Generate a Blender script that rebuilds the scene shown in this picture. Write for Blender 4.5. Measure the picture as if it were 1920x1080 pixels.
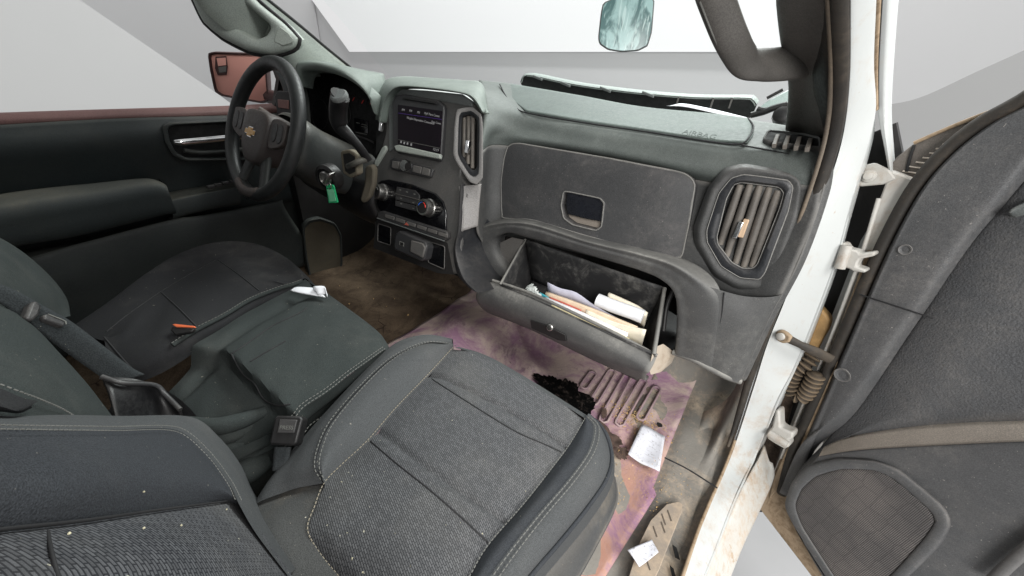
import bpy, bmesh, math, random
from mathutils import Vector as V, Matrix as M4
random.seed(7)
scene = bpy.context.scene
for o in list(bpy.data.objects): bpy.data.objects.remove(o)
COL = scene.collection

# ------------------------------------------------------------------ camera
FPX = 700.0
def nrm(v): return V(v).normalized()
AX = -nrm((-1306, -568, FPX)); AY = nrm((542.63, -385, FPX)); AZ = AX.cross(AY)   # truck axes in camera terms
CAM = V((0.66, 0.0, 0.84))
def ray(u, v):
    d = V((u - 960, v - 540, FPX)); return V((d.dot(AX), d.dot(AY), d.dot(AZ)))
cd = bpy.data.cameras.new('camera'); cam = bpy.data.objects.new('camera', cd); COL.objects.link(cam)
cd.sensor_width = 36; cd.lens = FPX / 1920 * 36; cd.clip_start = 0.02; cd.clip_end = 200
rx = V((AX.x, AY.x, AZ.x)); ry = V((AX.y, AY.y, AZ.y)); rz = V((AX.z, AY.z, AZ.z))
m = M4.Identity(4)
for i in range(3):
    m[i][0] = rx[i]; m[i][1] = -ry[i]; m[i][2] = -rz[i]; m[i][3] = CAM[i]
cam.matrix_world = m
scene.camera = cam

# ------------------------------------------------------------------ light
w = bpy.data.worlds.new('World'); scene.world = w; w.use_nodes = True
w.node_tree.nodes['Background'].inputs[0].default_value = (0.98, 0.99, 1.0, 1)
w.node_tree.nodes['Background'].inputs[1].default_value = 0.74
def area(name, loc, target, size, power, col=(1, 1, 1)):
    l = bpy.data.lights.new(name, 'AREA'); l.shape = 'RECTANGLE'; l.size, l.size_y = size
    l.energy = power; l.color = col
    o = bpy.data.objects.new(name, l); COL.objects.link(o); o.location = loc
    o.rotation_euler = (V(target) - V(loc)).to_track_quat('-Z', 'Y').to_euler(); return o
area('added_light_front', (0.2, 4.4, 4.4), (0.1, 0.9, 0.6), (3.4, 2.0), 400, (0.96, 1.0, 0.98))  # unseen lamp added for the soft daylight through the windshield
area('added_light_side', (3.1, 0.1, 3.1), (0.6, 0.65, 0.1), (1.8, 1.6), 150, (1.0, 0.985, 0.96))  # unseen lamp added to brighten the footwell and sill
area('added_light_door', (2.2, -3.1, 2.6), (0.8, 0.7, 0.2), (2.0, 1.6), 230, (1.0, 0.98, 0.95))  # unseen lamp added to light the open door, dash and seats
area('added_light_wall', (-2.0, 5.6, 6.5), (-2.0, 8.0, 1.5), (14.0, 0.6), 330)  # unseen lamp added to brighten the back wall
scene.view_settings.view_transform = 'Standard'; scene.view_settings.look = 'None'
scene.view_settings.exposure = 0.0; scene.view_settings.gamma = 1.0
scene.render.engine = 'CYCLES'

# ------------------------------------------------------------------ geometry helpers
class Plane:
    def __init__(s, o, n): s.o = V(o); s.n = nrm(n)
    def off(s, d): return Plane(s.o + s.n * d, s.n)
    def hit(s, u, v):
        d = ray(u, v); t = (s.o - CAM).dot(s.n) / d.dot(s.n); return CAM + d * t
def at(u, v, ax, val):
    d = ray(u, v); i = 'XYZ'.index(ax); return CAM + d * ((val - CAM[i]) / d[i])
def cv(ax, val, pts):
    """points seen at (u,v), each lying at depth ax = val (or its own third value)"""
    r = []
    for p in pts:
        a, x = ax, val
        if len(p) == 3: x = p[2]
        if len(p) == 4: a, x = p[2], p[3]
        r.append(at(p[0], p[1], a, x))
    return r
def ext(c, z=1.25):
    """carry a pillar curve on upwards to the roof"""
    d = c[0] - c[1]
    if d.z > .004 and c[0].z < z:
        k = (z - c[0].z) / d.z; return [c[0] + d * k, c[0] + d * (k * .5)] + list(c)
    return [c[0], c[0]] + list(c)
def pl(plane, pts, off=0.0):
    P = plane.off(off) if off else plane
    return [P.hit(p[0], p[1]) if len(p) == 2 else plane.off(off + p[2]).hit(p[0], p[1]) for p in pts]
def cr(p0, p1, p2, p3, t):
    return 0.5 * ((2 * p1) + (p2 - p0) * t + (2 * p0 - 5 * p1 + 4 * p2 - p3) * t * t + (3 * p1 - p0 - 3 * p2 + p3) * t ** 3)
def spline(pts, n, closed=False, byindex=False, lin=False):
    """n samples along a smooth curve through pts"""
    k = len(pts)
    if k == 1: return [pts[0].copy() for _ in range(n)]
    segs = k if closed else k - 1
    def g(i):
        if closed: return pts[i % k]
        if i < 0: return pts[0] * 2 - pts[1]
        if i >= k: return pts[-1] * 2 - pts[-2]
        return pts[i]
    def ev(x):
        i = min(int(x), segs - 1); t = x - i
        if lin: return g(i).lerp(g(i + 1), t)
        return cr(g(i - 1), g(i), g(i + 1), g(i + 2), t)
    if byindex:
        return [ev(segs * j / (n if closed else n - 1)) for j in range(n)]
    q = 24; dense = [ev(segs * j / (segs * q)) for j in range(segs * q + 1)]
    L = [0]
    for a, b in zip(dense, dense[1:]): L.append(L[-1] + (b - a).length)
    out = []; i = 0
    for j in range(n):
        s = L[-1] * j / (n if closed else n - 1)
        while i < len(L) - 2 and L[i + 1] < s: i += 1
        dd = L[i + 1] - L[i]
        out.append(dense[i].lerp(dense[i + 1], (s - L[i]) / dd if dd > 1e-9 else 0))
    return out

def loc_of(o):
    return o.location.copy() if o is not None and o.type == 'EMPTY' else V((0, 0, 0))
def link(name, me, mat=None, parent=None):
    o = bpy.data.objects.new(name, me); COL.objects.link(o)
    if mat is not None and not me.materials: me.materials.append(mat)
    if parent is not None:
        o.parent = parent; o.matrix_parent_inverse = M4.Translation(-loc_of(parent))
    return o
def thing(name, label, cat, loc, group=None):
    o = bpy.data.objects.new(name, None); COL.objects.link(o); o.location = loc; o.empty_display_size = 0.05
    tag(o, label, cat, group); return o
def tag(o, label, cat, group=None):
    o['label'] = label; o['category'] = cat
    if group: o['group'] = group
    return o
def finish(bm, name, mat, parent, smooth=45, bevel=0, solid=0, segs=2, sub=0, recalc=True):
    if recalc: bmesh.ops.recalc_face_normals(bm, faces=bm.faces)
    me = bpy.data.meshes.new(name); bm.to_mesh(me); bm.free()
    if smooth:
        me.polygons.foreach_set('use_smooth', [True] * len(me.polygons))
        try: me.set_sharp_from_angle(angle=math.radians(smooth))
        except Exception: pass
    o = link(name, me, mat, parent)
    if solid:
        md = o.modifiers.new('solid', 'SOLIDIFY'); md.thickness = abs(solid); md.offset = -1 if solid > 0 else 1
    if bevel:
        md = o.modifiers.new('bevel', 'BEVEL'); md.width = bevel; md.segments = segs; md.limit_method = 'ANGLE'; md.angle_limit = math.radians(40)
        md.harden_normals = False
    if sub:
        md = o.modifiers.new('sub', 'SUBSURF'); md.levels = sub; md.render_levels = sub
    return o
def grid_mesh(rows, closed_u=False, flip=False):
    bm = bmesh.new(); vs = [[bm.verts.new(p) for p in r] for r in rows]
    n = len(rows[0])
    for a, b in zip(vs, vs[1:]):
        for j in range(n if closed_u else n - 1):
            f = [a[j], a[(j + 1) % n], b[(j + 1) % n], b[j]]
            try: bm.faces.new(f[::-1] if flip else f)
            except Exception: pass
    return bm, vs
def loft(name, curves, mat, parent, nu=40, nv=8, closed=False, thick=0.0, fn=None, byindex=False, lin=False, cap=False, smooth=50, toward=True, arc=False):
    """surface through the curves; thickness goes to the side away from the room"""
    rs = [spline(c, nu, closed, byindex) for c in curves]
    if lin: nv = 1
    cols = [spline([r[j] for r in rs], (len(rs) - 1) * nv + 1, byindex=not arc, lin=lin) for j in range(nu)]
    nr = len(cols[0]); rows = [[cols[j][i] for j in range(nu)] for i in range(nr)]
    if fn:
        for i in range(nr):
            for j in range(nu):
                rows[i][j] = fn(rows[i][j], j / (nu - 1), i / (nr - 1))
    bm, vs = grid_mesh(rows, closed)
    if cap:
        try: bm.faces.new(vs[-1])
        except Exception: pass
    bmesh.ops.recalc_face_normals(bm, faces=bm.faces)
    if toward:   # make normals face the cabin side (where the photographer stands)
        s = 0
        for f in bm.faces: s += f.normal.dot(CAM - f.calc_center_median()) * f.calc_area()
        if s < 0: bmesh.ops.reverse_faces(bm, faces=bm.faces)
    return finish(bm, name, mat, parent, smooth=smooth, solid=thick, recalc=False)
def plate(name, pts, normal, depth, mat, parent, bevel=0.0, segs=2, smooth=40):
    """outline pts (front face), extruded back by depth along -normal"""
    bm = bmesh.new(); n = nrm(normal)
    a = [bm.verts.new(p) for p in pts]; b = [bm.verts.new(V(p) - n * depth) for p in pts]
    bm.faces.new(a); bm.faces.new(b[::-1]); k = len(a)
    for i in range(k): bm.faces.new((a[i], b[i], b[(i + 1) % k], a[(i + 1) % k]))
    return finish(bm, name, mat, parent, smooth=smooth, bevel=bevel, segs=segs)
def pplate(name, plane, px, depth, mat, parent, off=0.0, bevel=0.0, n=0, segs=2):
    pts = pl(plane, px, off)
    if n: pts = spline(pts, n, True)
    return plate(name, pts, plane.n, depth, mat, parent, bevel, segs)
def tube_bm(bm, pts, r, sides=8, closed=False, flat=1.0, upv=None, caps=True):
    k = len(pts); rings = []; prev = None
    for i in range(k):
        if closed: t = pts[(i + 1) % k] - pts[i - 1]
        else: t = pts[min(i + 1, k - 1)] - pts[max(i - 1, 0)]
        if t.length < 1e-9: t = V((0, 0, 1))
        t.normalize()
        if upv is not None: a = V(upv) - t * t.dot(V(upv))
        elif prev is not None: a = prev - t * t.dot(prev)
        else:
            a = V((0, 0, 1)) - t * t.z
            if a.length < .1: a = V((1, 0, 0)) - t * t.x
        a.normalize(); prev = a; b = t.cross(a)
        rr = r[i] if isinstance(r, (list, tuple)) else r
        rings.append([bm.verts.new(pts[i] + a * (math.cos(x) * rr * flat) + b * (math.sin(x) * rr)) for x in [2 * math.pi * q / sides for q in range(sides)]])
    R = rings + [rings[0]] if closed else rings
    for x, y in zip(R, R[1:]):
        for q in range(sides): bm.faces.new((x[q], x[(q + 1) % sides], y[(q + 1) % sides], y[q]))
    if caps and not closed:
        bm.faces.new(rings[0][::-1]); bm.faces.new(rings[-1])
def tube(name, pts, r, mat, parent, n=0, sides=8, closed=False, flat=1.0, upv=None):
    if n: pts = spline([V(p) for p in pts], n, closed)
    bm = bmesh.new(); tube_bm(bm, [V(p) for p in pts], r, sides, closed, flat, upv)
    return finish(bm, name, mat, parent, smooth=60)
def stitches(name, pts, mat, parent, step=0.006, r=0.0007, fill=0.62, lift=V((0, 0, 0))):
    L = sum((b - a).length for a, b in zip(pts, pts[1:])); n = max(4, int(L / step)) * 3 + 1
    d = spline([p + lift for p in pts], n); bm = bmesh.new()
    for i in range(0, n - 3, 3):
        tube_bm(bm, [d[i], d[i + 1], d[i].lerp(d[i + 3], fill)], r, 5)
    return finish(bm, name, mat, parent, smooth=60)
def obox(bm, c, x, y, z):
    """box with centre c and half-axes x,y,z"""
    vs = [bm.verts.new(c + x * a + y * b + z * d) for a in (-1, 1) for b in (-1, 1) for d in (-1, 1)]
    for f in ((0, 1, 3, 2), (4, 6, 7, 5), (0, 4, 5, 1), (2, 3, 7, 6), (0, 2, 6, 4), (1, 5, 7, 3)):
        bm.faces.new([vs[i] for i in f])
def box(name, c, x, y, z, mat, parent, bevel=0.0, segs=2):
    bm = bmesh.new(); obox(bm, V(c), V(x), V(y), V(z)); return finish(bm, name, mat, parent, bevel=bevel, segs=segs)
def basis(n, up=(0, 0, 1)):
    n = nrm(n); u = V(up) - n * n.dot(V(up)); u.normalize(); return u.cross(n), u, n   # right (seen from +n side), up, normal
def lathe(name, c, axis, prof, mat, parent, sides=28, smooth=40, knurl=0):
    """prof: list of (radius, height along axis)"""
    a, b, n = basis(axis, (0.13, 0.2, 1)); bm = bmesh.new(); rings = []
    for r, h in prof:
        ring = []
        for q in range(sides):
            x = 2 * math.pi * q / sides; rr = r * (1 - (0.05 if knurl and q % 2 and r > knurl else 0))
            ring.append(bm.verts.new(V(c) + n * h + a * (math.cos(x) * rr) + b * (math.sin(x) * rr)))
        rings.append(ring)
    for x, y in zip(rings, rings[1:]):
        for q in range(sides): bm.faces.new((x[q], x[(q + 1) % sides], y[(q + 1) % sides], y[q]))
    bm.faces.new(rings[0]); bm.faces.new(rings[-1])
    return finish(bm, name, mat, parent, smooth=smooth)
def text(name, s, c, right, up, size, depth, mat, parent):
    """flat raised lettering, joined into one mesh"""
    cu = bpy.data.curves.new('t', 'FONT'); cu.body = s; cu.size = size; cu.extrude = depth; cu.align_x = 'CENTER'; cu.align_y = 'CENTER'; cu.resolution_u = 2
    o = bpy.data.objects.new('t', cu); COL.objects.link(o)
    r = nrm(right); u = V(up) - r * r.dot(V(up)); u.normalize(); n = r.cross(u)
    mm = M4.Identity(4)
    for i in range(3): mm[i][0], mm[i][1], mm[i][2], mm[i][3] = r[i], u[i], n[i], c[i]
    bpy.context.view_layer.update()
    me = bpy.data.meshes.new_from_object(o.evaluated_get(bpy.context.evaluated_depsgraph_get())); me.name = name
    me.transform(mm); me.materials.clear(); bpy.data.objects.remove(o); bpy.data.curves.remove(cu)
    return link(name, me, mat, parent)
from mathutils.bvhtree import BVHTree
_bvh = {}
def onto(objs, px, lift=0.0008, n=0):
    """points where the sight lines meet the given built surfaces, lifted off them slightly"""
    key = tuple(o.name for o in objs)
    if key not in _bvh:
        vs, fs = [], []
        for o in objs:
            k = len(vs); vs += [v.co.copy() for v in o.data.vertices]; fs += [[k + i for i in p.vertices] for p in o.data.polygons]
        _bvh[key] = BVHTree.FromPolygons(vs, fs)
    if n:
        q = spline([V((u, v, 0)) for u, v in px], n); px = [(p.x, p.y) for p in q]
    out = []
    for u, v in px:
        d = ray(u, v).normalized(); h = _bvh[key].ray_cast(CAM, d)
        if h[0] is not None:
            nn = h[1] if h[1].dot(d) < 0 else -h[1]; out.append(h[0] + nn * lift)
    return out
def byangle(pts, c, n, a0=0.0):
    """resample closed planar outline so that sample k lies in direction k around c (in the outline's own plane)"""
    c = V(c); nn = V((0, 0, 0))
    for a, b in zip(pts, pts[1:] + pts[:1]): nn += (a - c).cross(b - c)
    nn.normalize(); e1 = (pts[0] - c); e1 -= nn * e1.dot(nn); e1.normalize(); e2 = nn.cross(e1)
    d = spline(pts, n * 6, True); ang = [math.atan2((p - c).dot(e2), (p - c).dot(e1)) % (2 * math.pi) for p in d]
    out = []
    for k in range(n):
        t = 2 * math.pi * k / n
        out.append(min(zip(d, ang), key=lambda q: min(abs(q[1] - t), 2 * math.pi - abs(q[1] - t)))[0].copy())
    return out
def dense_poly(pts, n, soft=0.25):
    """closed outline with straight sides and slightly rounded corners"""
    q = []; k = len(pts)
    for i in range(k):
        a, b, c = pts[i - 1], pts[i], pts[(i + 1) % k]
        q += [b.lerp(a, soft * .5), b.lerp(a, soft * .12).lerp(b.lerp(c, soft * .12), .5), b.lerp(c, soft * .5)]
    L = [0]; 
    for a, b in zip(q, q[1:] + q[:1]): L.append(L[-1] + (b - a).length)
    out = []; i = 0
    for j in range(n):
        s = L[-1] * j / n
        while L[i + 1] < s: i += 1
        out.append(q[i].lerp(q[(i + 1) % len(q)], (s - L[i]) / max(1e-9, L[i + 1] - L[i])))
    return out

# ------------------------------------------------------------------ materials
class NT:
    def __init__(s, name):
        s.m = bpy.data.materials.new(name); s.m.use_nodes = True; s.t = s.m.node_tree; s.b = s.t.nodes['Principled BSDF']
        s.tc = s.t.nodes.new('ShaderNodeTexCoord').outputs['Object']
    def n(s, ty, **k):
        x = s.t.nodes.new(ty)
        for a, b in k.items(): setattr(x, a, b)
        return x
    def l(s, a, b): s.t.links.new(a, b)
    def noise(s, scale, detail=6, rough=.6, vec=None, dist=0.0):
        x = s.n('ShaderNodeTexNoise'); x.inputs['Scale'].default_value = scale; x.inputs['Detail'].default_value = detail
        x.inputs['Roughness'].default_value = rough; x.inputs['Distortion'].default_value = dist; s.l(vec or s.tc, x.inputs['Vector']); return x.outputs['Fac']
    def mapped(s, scale=(1, 1, 1), rot=(0, 0, 0), loc=(0, 0, 0)):
        x = s.n('ShaderNodeMapping'); x.inputs['Scale'].default_value = scale; x.inputs['Rotation'].default_value = rot; x.inputs['Location'].default_value = loc
        s.l(s.tc, x.inputs['Vector']); return x.outputs[0]
    def ramp(s, fac, a, b, lo=0.0, hi=1.0):
        x = s.n('ShaderNodeMapRange'); x.clamp = True; x.interpolation_type = 'SMOOTHSTEP'
        for i, v in zip(('From Min', 'From Max', 'To Min', 'To Max'), (a, b, lo, hi)): x.inputs[i].default_value = v
        s.l(fac, x.inputs['Value']); return x.outputs[0]
    def math(s, op, a, b):
        x = s.n('ShaderNodeMath', operation=op)
        for i, v in enumerate((a, b)):
            if isinstance(v, (int, float)): x.inputs[i].default_value = v
            else: s.l(v, x.inputs[i])
        return x.outputs[0]
    def mix(s, fac, a, b):
        x = s.n('ShaderNodeMix', data_type='RGBA')
        for sock, v in ((x.inputs[0], fac), (x.inputs[6], a), (x.inputs[7], b)):
            if isinstance(v, (int, float)): sock.default_value = v
            elif isinstance(v, (tuple, list)): sock.default_value = (*v[:3], 1)
            else: s.l(v, sock)
        return x.outputs[2]
    def upness(s, a=0.1, b=0.9):
        g = s.n('ShaderNodeNewGeometry'); x = s.n('ShaderNodeSeparateXYZ'); s.l(g.outputs['Normal'], x.inputs[0]); return s.ramp(x.outputs['Z'], a, b)
    def bump(s, h, strength, dist=0.001, prev=None):
        x = s.n('ShaderNodeBump'); x.inputs['Strength'].default_value = strength; x.inputs['Distance'].default_value = dist
        s.l(h, x.inputs['Height'])
        if prev: s.l(prev, x.inputs['Normal'])
        return x.outputs[0]
    def out(s, col, rough, normal=None, metal=0.0, spec=0.5):
        for sock, v in ((s.b.inputs['Base Color'], col), (s.b.inputs['Roughness'], rough)):
            if isinstance(v, (int, float)): sock.default_value = v
            elif isinstance(v, (tuple, list)): sock.default_value = (*v[:3], 1)
            else: s.l(v, sock)
        s.b.inputs['Metallic'].default_value = metal; s.b.inputs['Specular IOR Level'].default_value = spec
        if normal: s.l(normal, s.b.inputs['Normal'])
        return s.m
def sc(c, k): return tuple(x * k for x in c)
def plastic(name, col, rough=.5, dust=(.34, .31, .27), amt=.35, up=.5, grain=900, gb=.25, streak=0.0, spec=.4, scratch=.25):
    """moulded plastic: grain, settled dust in uneven films, wiped patches, small scuffs and specks"""
    t = NT(name)
    big = t.noise(2.6, 12, .74); fine = t.noise(130, 6, .78); blot = t.noise(6.5, 13, .76, dist=.35); gr = t.noise(620, 2, .6)
    c = t.mix(t.ramp(big, .3, .7), sc(col, .82), sc(col, 1.18))
    c = t.mix(t.ramp(gr, .28, .72), sc(col, .6), c); 
    d = t.math('MULTIPLY', t.ramp(blot, .42, .74), t.ramp(fine, .34, .66, .25, 1))
    u = t.math('ADD', t.math('MULTIPLY', t.upness(.0, .9), up), 1 - up)
    d = t.math('MULTIPLY', t.math('MULTIPLY', d, u), amt)
    d = t.math('ADD', d, t.math('MULTIPLY', t.upness(.2, .95), up * amt * .45))
    gm = t.n('ShaderNodeNewGeometry'); d = t.math('ADD', d, t.math('MULTIPLY', t.ramp(gm.outputs['Pointiness'], .52, .60), amt * .55))
    if scratch:
        sv = t.mapped((6, 90, 25), (.3, .5, .9)); sk = t.math('MULTIPLY', t.ramp(t.noise(5, 6, .7, sv), .62, .72), t.ramp(blot, .45, .6))
        d = t.math('ADD', d, t.math('MULTIPLY', sk, scratch * amt * 1.3))
        sp = t.ramp(t.noise(240, 2, .5), .70, .75); d = t.math('ADD', d, t.math('MULTIPLY', sp, scratch * amt * 1.6))
    c = t.mix(d, c, dust)
    r = t.math('ADD', t.math('MULTIPLY', d, .35), t.ramp(fine, .3, .7, rough - .10, rough + .10))
    g = t.noise(grain, 2, .5)
    return t.out(c, r, t.bump(g, gb, .0008), spec=spec)
def simple(name, col, rough=.5, metal=0.0, var=.12, nscale=25, bump=0.0, bscale=200, spec=.5):
    t = NT(name); c = t.mix(t.ramp(t.noise(nscale, 5, .6), .3, .7), sc(col, 1 - var), sc(col, 1 + var))
    r = t.ramp(t.noise(nscale * 2.3, 4, .6), .3, .7, max(.02, rough - .08), min(1, rough + .08))
    return t.out(c, r, t.bump(t.noise(bscale, 3, .5), bump, .001) if bump else None, metal, spec)
def cloth(name, col, dustc=(.30, .28, .25), amt=.12, wscale=2600, light=1.25):
    t = NT(name); fine = t.noise(wscale * .45, 2, .5); v = t.n('ShaderNodeTexVoronoi'); v.inputs['Scale'].default_value = wscale * .3; t.l(t.tc, v.inputs['Vector'])
    c = t.mix(t.ramp(fine, .35, .65), sc(col, .72), sc(col, light))
    b = t.noise(3.2, 8, .72); c = t.mix(t.math('MULTIPLY', t.ramp(b, .45, .80), amt), c, dustc)
    sp = t.ramp(t.noise(210, 2, .5), .745, .77); c = t.mix(t.math('MULTIPLY', sp, min(1, amt * 2.2)), c, (.6, .55, .45))
    nb = t.bump(t.noise(9, 4, .5), .18, .006)
    return t.out(c, .92, t.bump(v.outputs['Distance'], .35, .0008, nb), spec=.2)
def woven(name, axes, rot=0.0, sx=1.0, dark=(.024, .025, .027), light=(.128, .130, .134), dustc=(.32, .30, .26), amt=.10):
    """staggered short dashes; axes picks which two object axes carry the weave"""
    t = NT(name); s = t.n('ShaderNodeSeparateXYZ'); t.l(t.tc, s.inputs[0]); cb = t.n('ShaderNodeCombineXYZ')
    t.l(s.outputs[axes[0]], cb.inputs[0]); t.l(s.outputs[axes[1]], cb.inputs[1])
    wob = t.noise(60, 2, .5); mp = t.n('ShaderNodeMapping'); mp.inputs['Rotation'].default_value = (0, 0, rot); mp.inputs['Scale'].default_value = (sx, sx, sx)
    t.l(cb.outputs[0], mp.inputs['Vector'])
    b = t.n('ShaderNodeTexBrick'); b.offset = .37; b.offset_frequency = 2; b.inputs['Scale'].default_value = 100
    b.inputs['Brick Width'].default_value = .95; b.inputs['Row Height'].default_value = .36; b.inputs['Mortar Size'].default_value = .085; b.inputs['Mortar Smooth'].default_value = .6
    b.inputs['Bias'].default_value = -.1
    b.inputs['Color1'].default_value = (*light, 1); b.inputs['Color2'].default_value = (*sc(light, .55), 1); b.inputs['Mortar'].default_value = (*dark, 1)
    t.l(mp.outputs[0], b.inputs['Vector'])
    th = t.noise(2200, 2, .5); c = t.mix(t.ramp(th, .3, .7, 0, .55), b.outputs['Color'], sc(dark, 2.5))
    c = t.mix(t.math('MULTIPLY', t.ramp(t.noise(6, 6, .65), .42, .75), amt), c, dustc)
    sp = t.ramp(t.noise(190, 2, .5), .75, .77); c = t.mix(t.math('MULTIPLY', sp, .5), c, (.6, .57, .45))
    nb = t.bump(t.noise(13, 4, .55), .2, .006)
    return t.out(c, .9, t.bump(b.outputs['Fac'], .5, .001, nb), spec=.2)
def paint(name, col, dirt=(.22, .13, .07), amt=.5, lo=.48, hi=.72, rough=.32, gscale=7, low=0.0):
    t = NT(name); a = t.noise(gscale, 9, .72, dist=.8); b = t.noise(55, 6, .7); st = t.noise(5, 6, .65, t.mapped((14, 14, 2.2)))
    d = t.math('MULTIPLY', t.ramp(a, lo, hi), t.ramp(b, .35, .65, .3, 1)); d = t.math('MAXIMUM', d, t.math('MULTIPLY', t.ramp(st, .60, .74), .55))
    chip = t.ramp(t.noise(150, 6, .7), .66, .70)
    if low:
        z_ = t.n('ShaderNodeSeparateXYZ'); t.l(t.tc, z_.inputs[0]); d = t.math('MAXIMUM', d, t.math('MULTIPLY', t.ramp(z_.outputs[2], low, low * .25), t.ramp(t.noise(13, 12, .78), .44, .66)))
        ck_ = t.noise(22, 8, .75, t.mapped((1, 1, .22), (.2, .3, 0))); d = t.math('MAXIMUM', d, t.math('MULTIPLY', t.ramp(ck_, .60, .64), t.ramp(z_.outputs[2], low * 1.6, low * .6))); d = t.math('MAXIMUM', d, chip)
    c = t.mix(t.math('MULTIPLY', d, amt), t.mix(t.ramp(a, .2, .8), sc(col, .96), col), t.mix(b, dirt, sc(dirt, 2.0)))
    return t.out(c, t.ramp(d, 0, 1, rough, .8), t.bump(a, .12, .004), spec=.5)
MT = {}
GR = (.047, .049, .051)
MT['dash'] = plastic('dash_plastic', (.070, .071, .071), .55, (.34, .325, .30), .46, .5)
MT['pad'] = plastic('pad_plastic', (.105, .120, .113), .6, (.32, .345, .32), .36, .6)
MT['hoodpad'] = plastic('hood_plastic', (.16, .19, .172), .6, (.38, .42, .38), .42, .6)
MT['pad_cover'] = plastic('cover_plastic', (.090, .116, .106), .6, (.27, .315, .29), .32, .4)
MT['lid'] = plastic('lid_plastic', (.058, .059, .061), .5, (.32, .29, .275), .36, .3, scratch=.5)
MT['lower'] = plastic('lower_plastic', (.076, .077, .077), .55, (.35, .34, .31), .6, .6)
MT['bezel'] = plastic('bezel_plastic', (.022, .024, .028), .4, (.22, .20, .18), .25, .4)
MT['black'] = plastic('black_plastic', (.008, .008, .009), .45, (.12, .11, .10), .15, .3)
MT['gloss'] = simple('piano_black', (.004, .004, .005), .08)
MT['void'] = simple('dark_cavity', (.004, .004, .004), .9)
MT['slat'] = plastic('vent_slat', (.082, .076, .071), .5, (.32, .28, .235), .55, .4)
MT['silver'] = plastic('satin_silver', (.15, .165, .163), .75, (.25, .25, .24), .35, .4)
MT['stackgray'] = plastic('stack_gray', (.095, .094, .092), .45, (.22, .20, .18), .45, .5)
MT['chrome'] = simple('chrome', (.72, .72, .72), .15, 1.0)
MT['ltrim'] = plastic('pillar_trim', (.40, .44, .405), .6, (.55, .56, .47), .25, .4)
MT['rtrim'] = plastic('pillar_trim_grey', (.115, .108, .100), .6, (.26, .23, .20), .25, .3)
MT['rubber'] = plastic('rubber', (.014, .014, .014), .6, (.22, .17, .12), .35, .1)
MT['white'] = paint('white_paint', (.51, .53, .525), (.26, .205, .155), .75, .50, .72, low=.33)
MT['white_d'] = paint('white_paint_dirty', (.56, .56, .53), (.26, .185, .12), .85, .40, .64, low=.3)
MT['hinge'] = paint('hinge_paint', (.46, .45, .42), (.18, .125, .08), .7, .42, .66, .5, 24)
MT['doormetal'] = paint('door_edge_paint', (.60, .59, .56), (.24, .17, .11), .7, .46, .70, .45, 9)
MT['rust'] = paint('rusty_edge', (.36, .27, .18), (.10, .065, .035), .9, .40, .60, .8, 26)
MT['silver2'] = plastic('satin_silver_light', (.36, .348, .34), .5, (.36, .33, .30), .25, .3)
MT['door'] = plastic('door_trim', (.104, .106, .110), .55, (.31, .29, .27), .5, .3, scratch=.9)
MT['doorin'] = plastic('door_insert', (.096, .099, .105), .75, (.28, .26, .24), .42, .3, grain=330, gb=1.6)
MT['ledge'] = plastic('dusty_ledge', (.70, .62, .54), .85, (.74, .66, .57), .6, .2)
MT['rim'] = plastic('worn_edge_highlight', (.20, .20, .195), .6, (.32, .30, .27), .5, .3)  # pale edge colour: dusty wear together with painted edge highlights
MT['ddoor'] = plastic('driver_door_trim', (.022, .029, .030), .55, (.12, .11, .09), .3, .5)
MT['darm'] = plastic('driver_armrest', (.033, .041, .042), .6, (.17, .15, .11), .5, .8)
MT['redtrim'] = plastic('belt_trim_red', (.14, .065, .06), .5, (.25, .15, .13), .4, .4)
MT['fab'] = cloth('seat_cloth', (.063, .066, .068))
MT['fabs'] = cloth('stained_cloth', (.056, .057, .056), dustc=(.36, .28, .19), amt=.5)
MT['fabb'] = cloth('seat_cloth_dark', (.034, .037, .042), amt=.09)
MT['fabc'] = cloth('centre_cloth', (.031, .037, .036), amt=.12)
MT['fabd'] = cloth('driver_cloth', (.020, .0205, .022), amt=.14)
MT['wov'] = woven('woven_cushion', ('X', 'Y'), .35, 1.5)
MT['wovb'] = woven('woven_back', ('X', 'Z'), .25, 1.3, dark=(.014, .015, .018), light=(.12, .123, .13))
MT['stitch'] = simple('stitch', (.135, .135, .125), .9)
MT['seam'] = simple('seam_dark', (.012, .012, .013), .8)
MT['stitcht'] = simple('stitch_tan', (.24, .21, .16), .9)
MT['seatplastic'] = plastic('seat_skirt', (.060, .064, .068), .5, (.34, .28, .20), .45, .5)
MT['paper'] = simple('paper', (.72, .73, .76), .85, var=.06, nscale=40)
MT['paper2'] = simple('paper_warm', (.72, .66, .54), .85, var=.08, nscale=30)
MT['manila'] = simple('manila', (.66, .52, .38), .85, var=.1)
MT['yellow'] = simple('yellow_paper', (.70, .62, .38), .85, var=.1)
MT['bluecard'] = simple('teal_card', (.05, .35, .42), .6)
MT['redcard'] = simple('red_card', (.45, .10, .07), .6)
MT['green'] = simple('green_plastic', (.02, .42, .16), .4)
MT['greenl'] = simple('green_label', (.20, .62, .36), .6)
MT['metal'] = simple('steel', (.45, .44, .42), .35, 1.0)
MT['gold'] = simple('gold_emblem', (.50, .31, .13), .4, .5)
MT['orange'] = simple('orange_tab', (.75, .16, .06), .5)
MT['belt'] = cloth('belt_webbing', (.030, .034, .036), amt=.15, wscale=1600)

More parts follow.
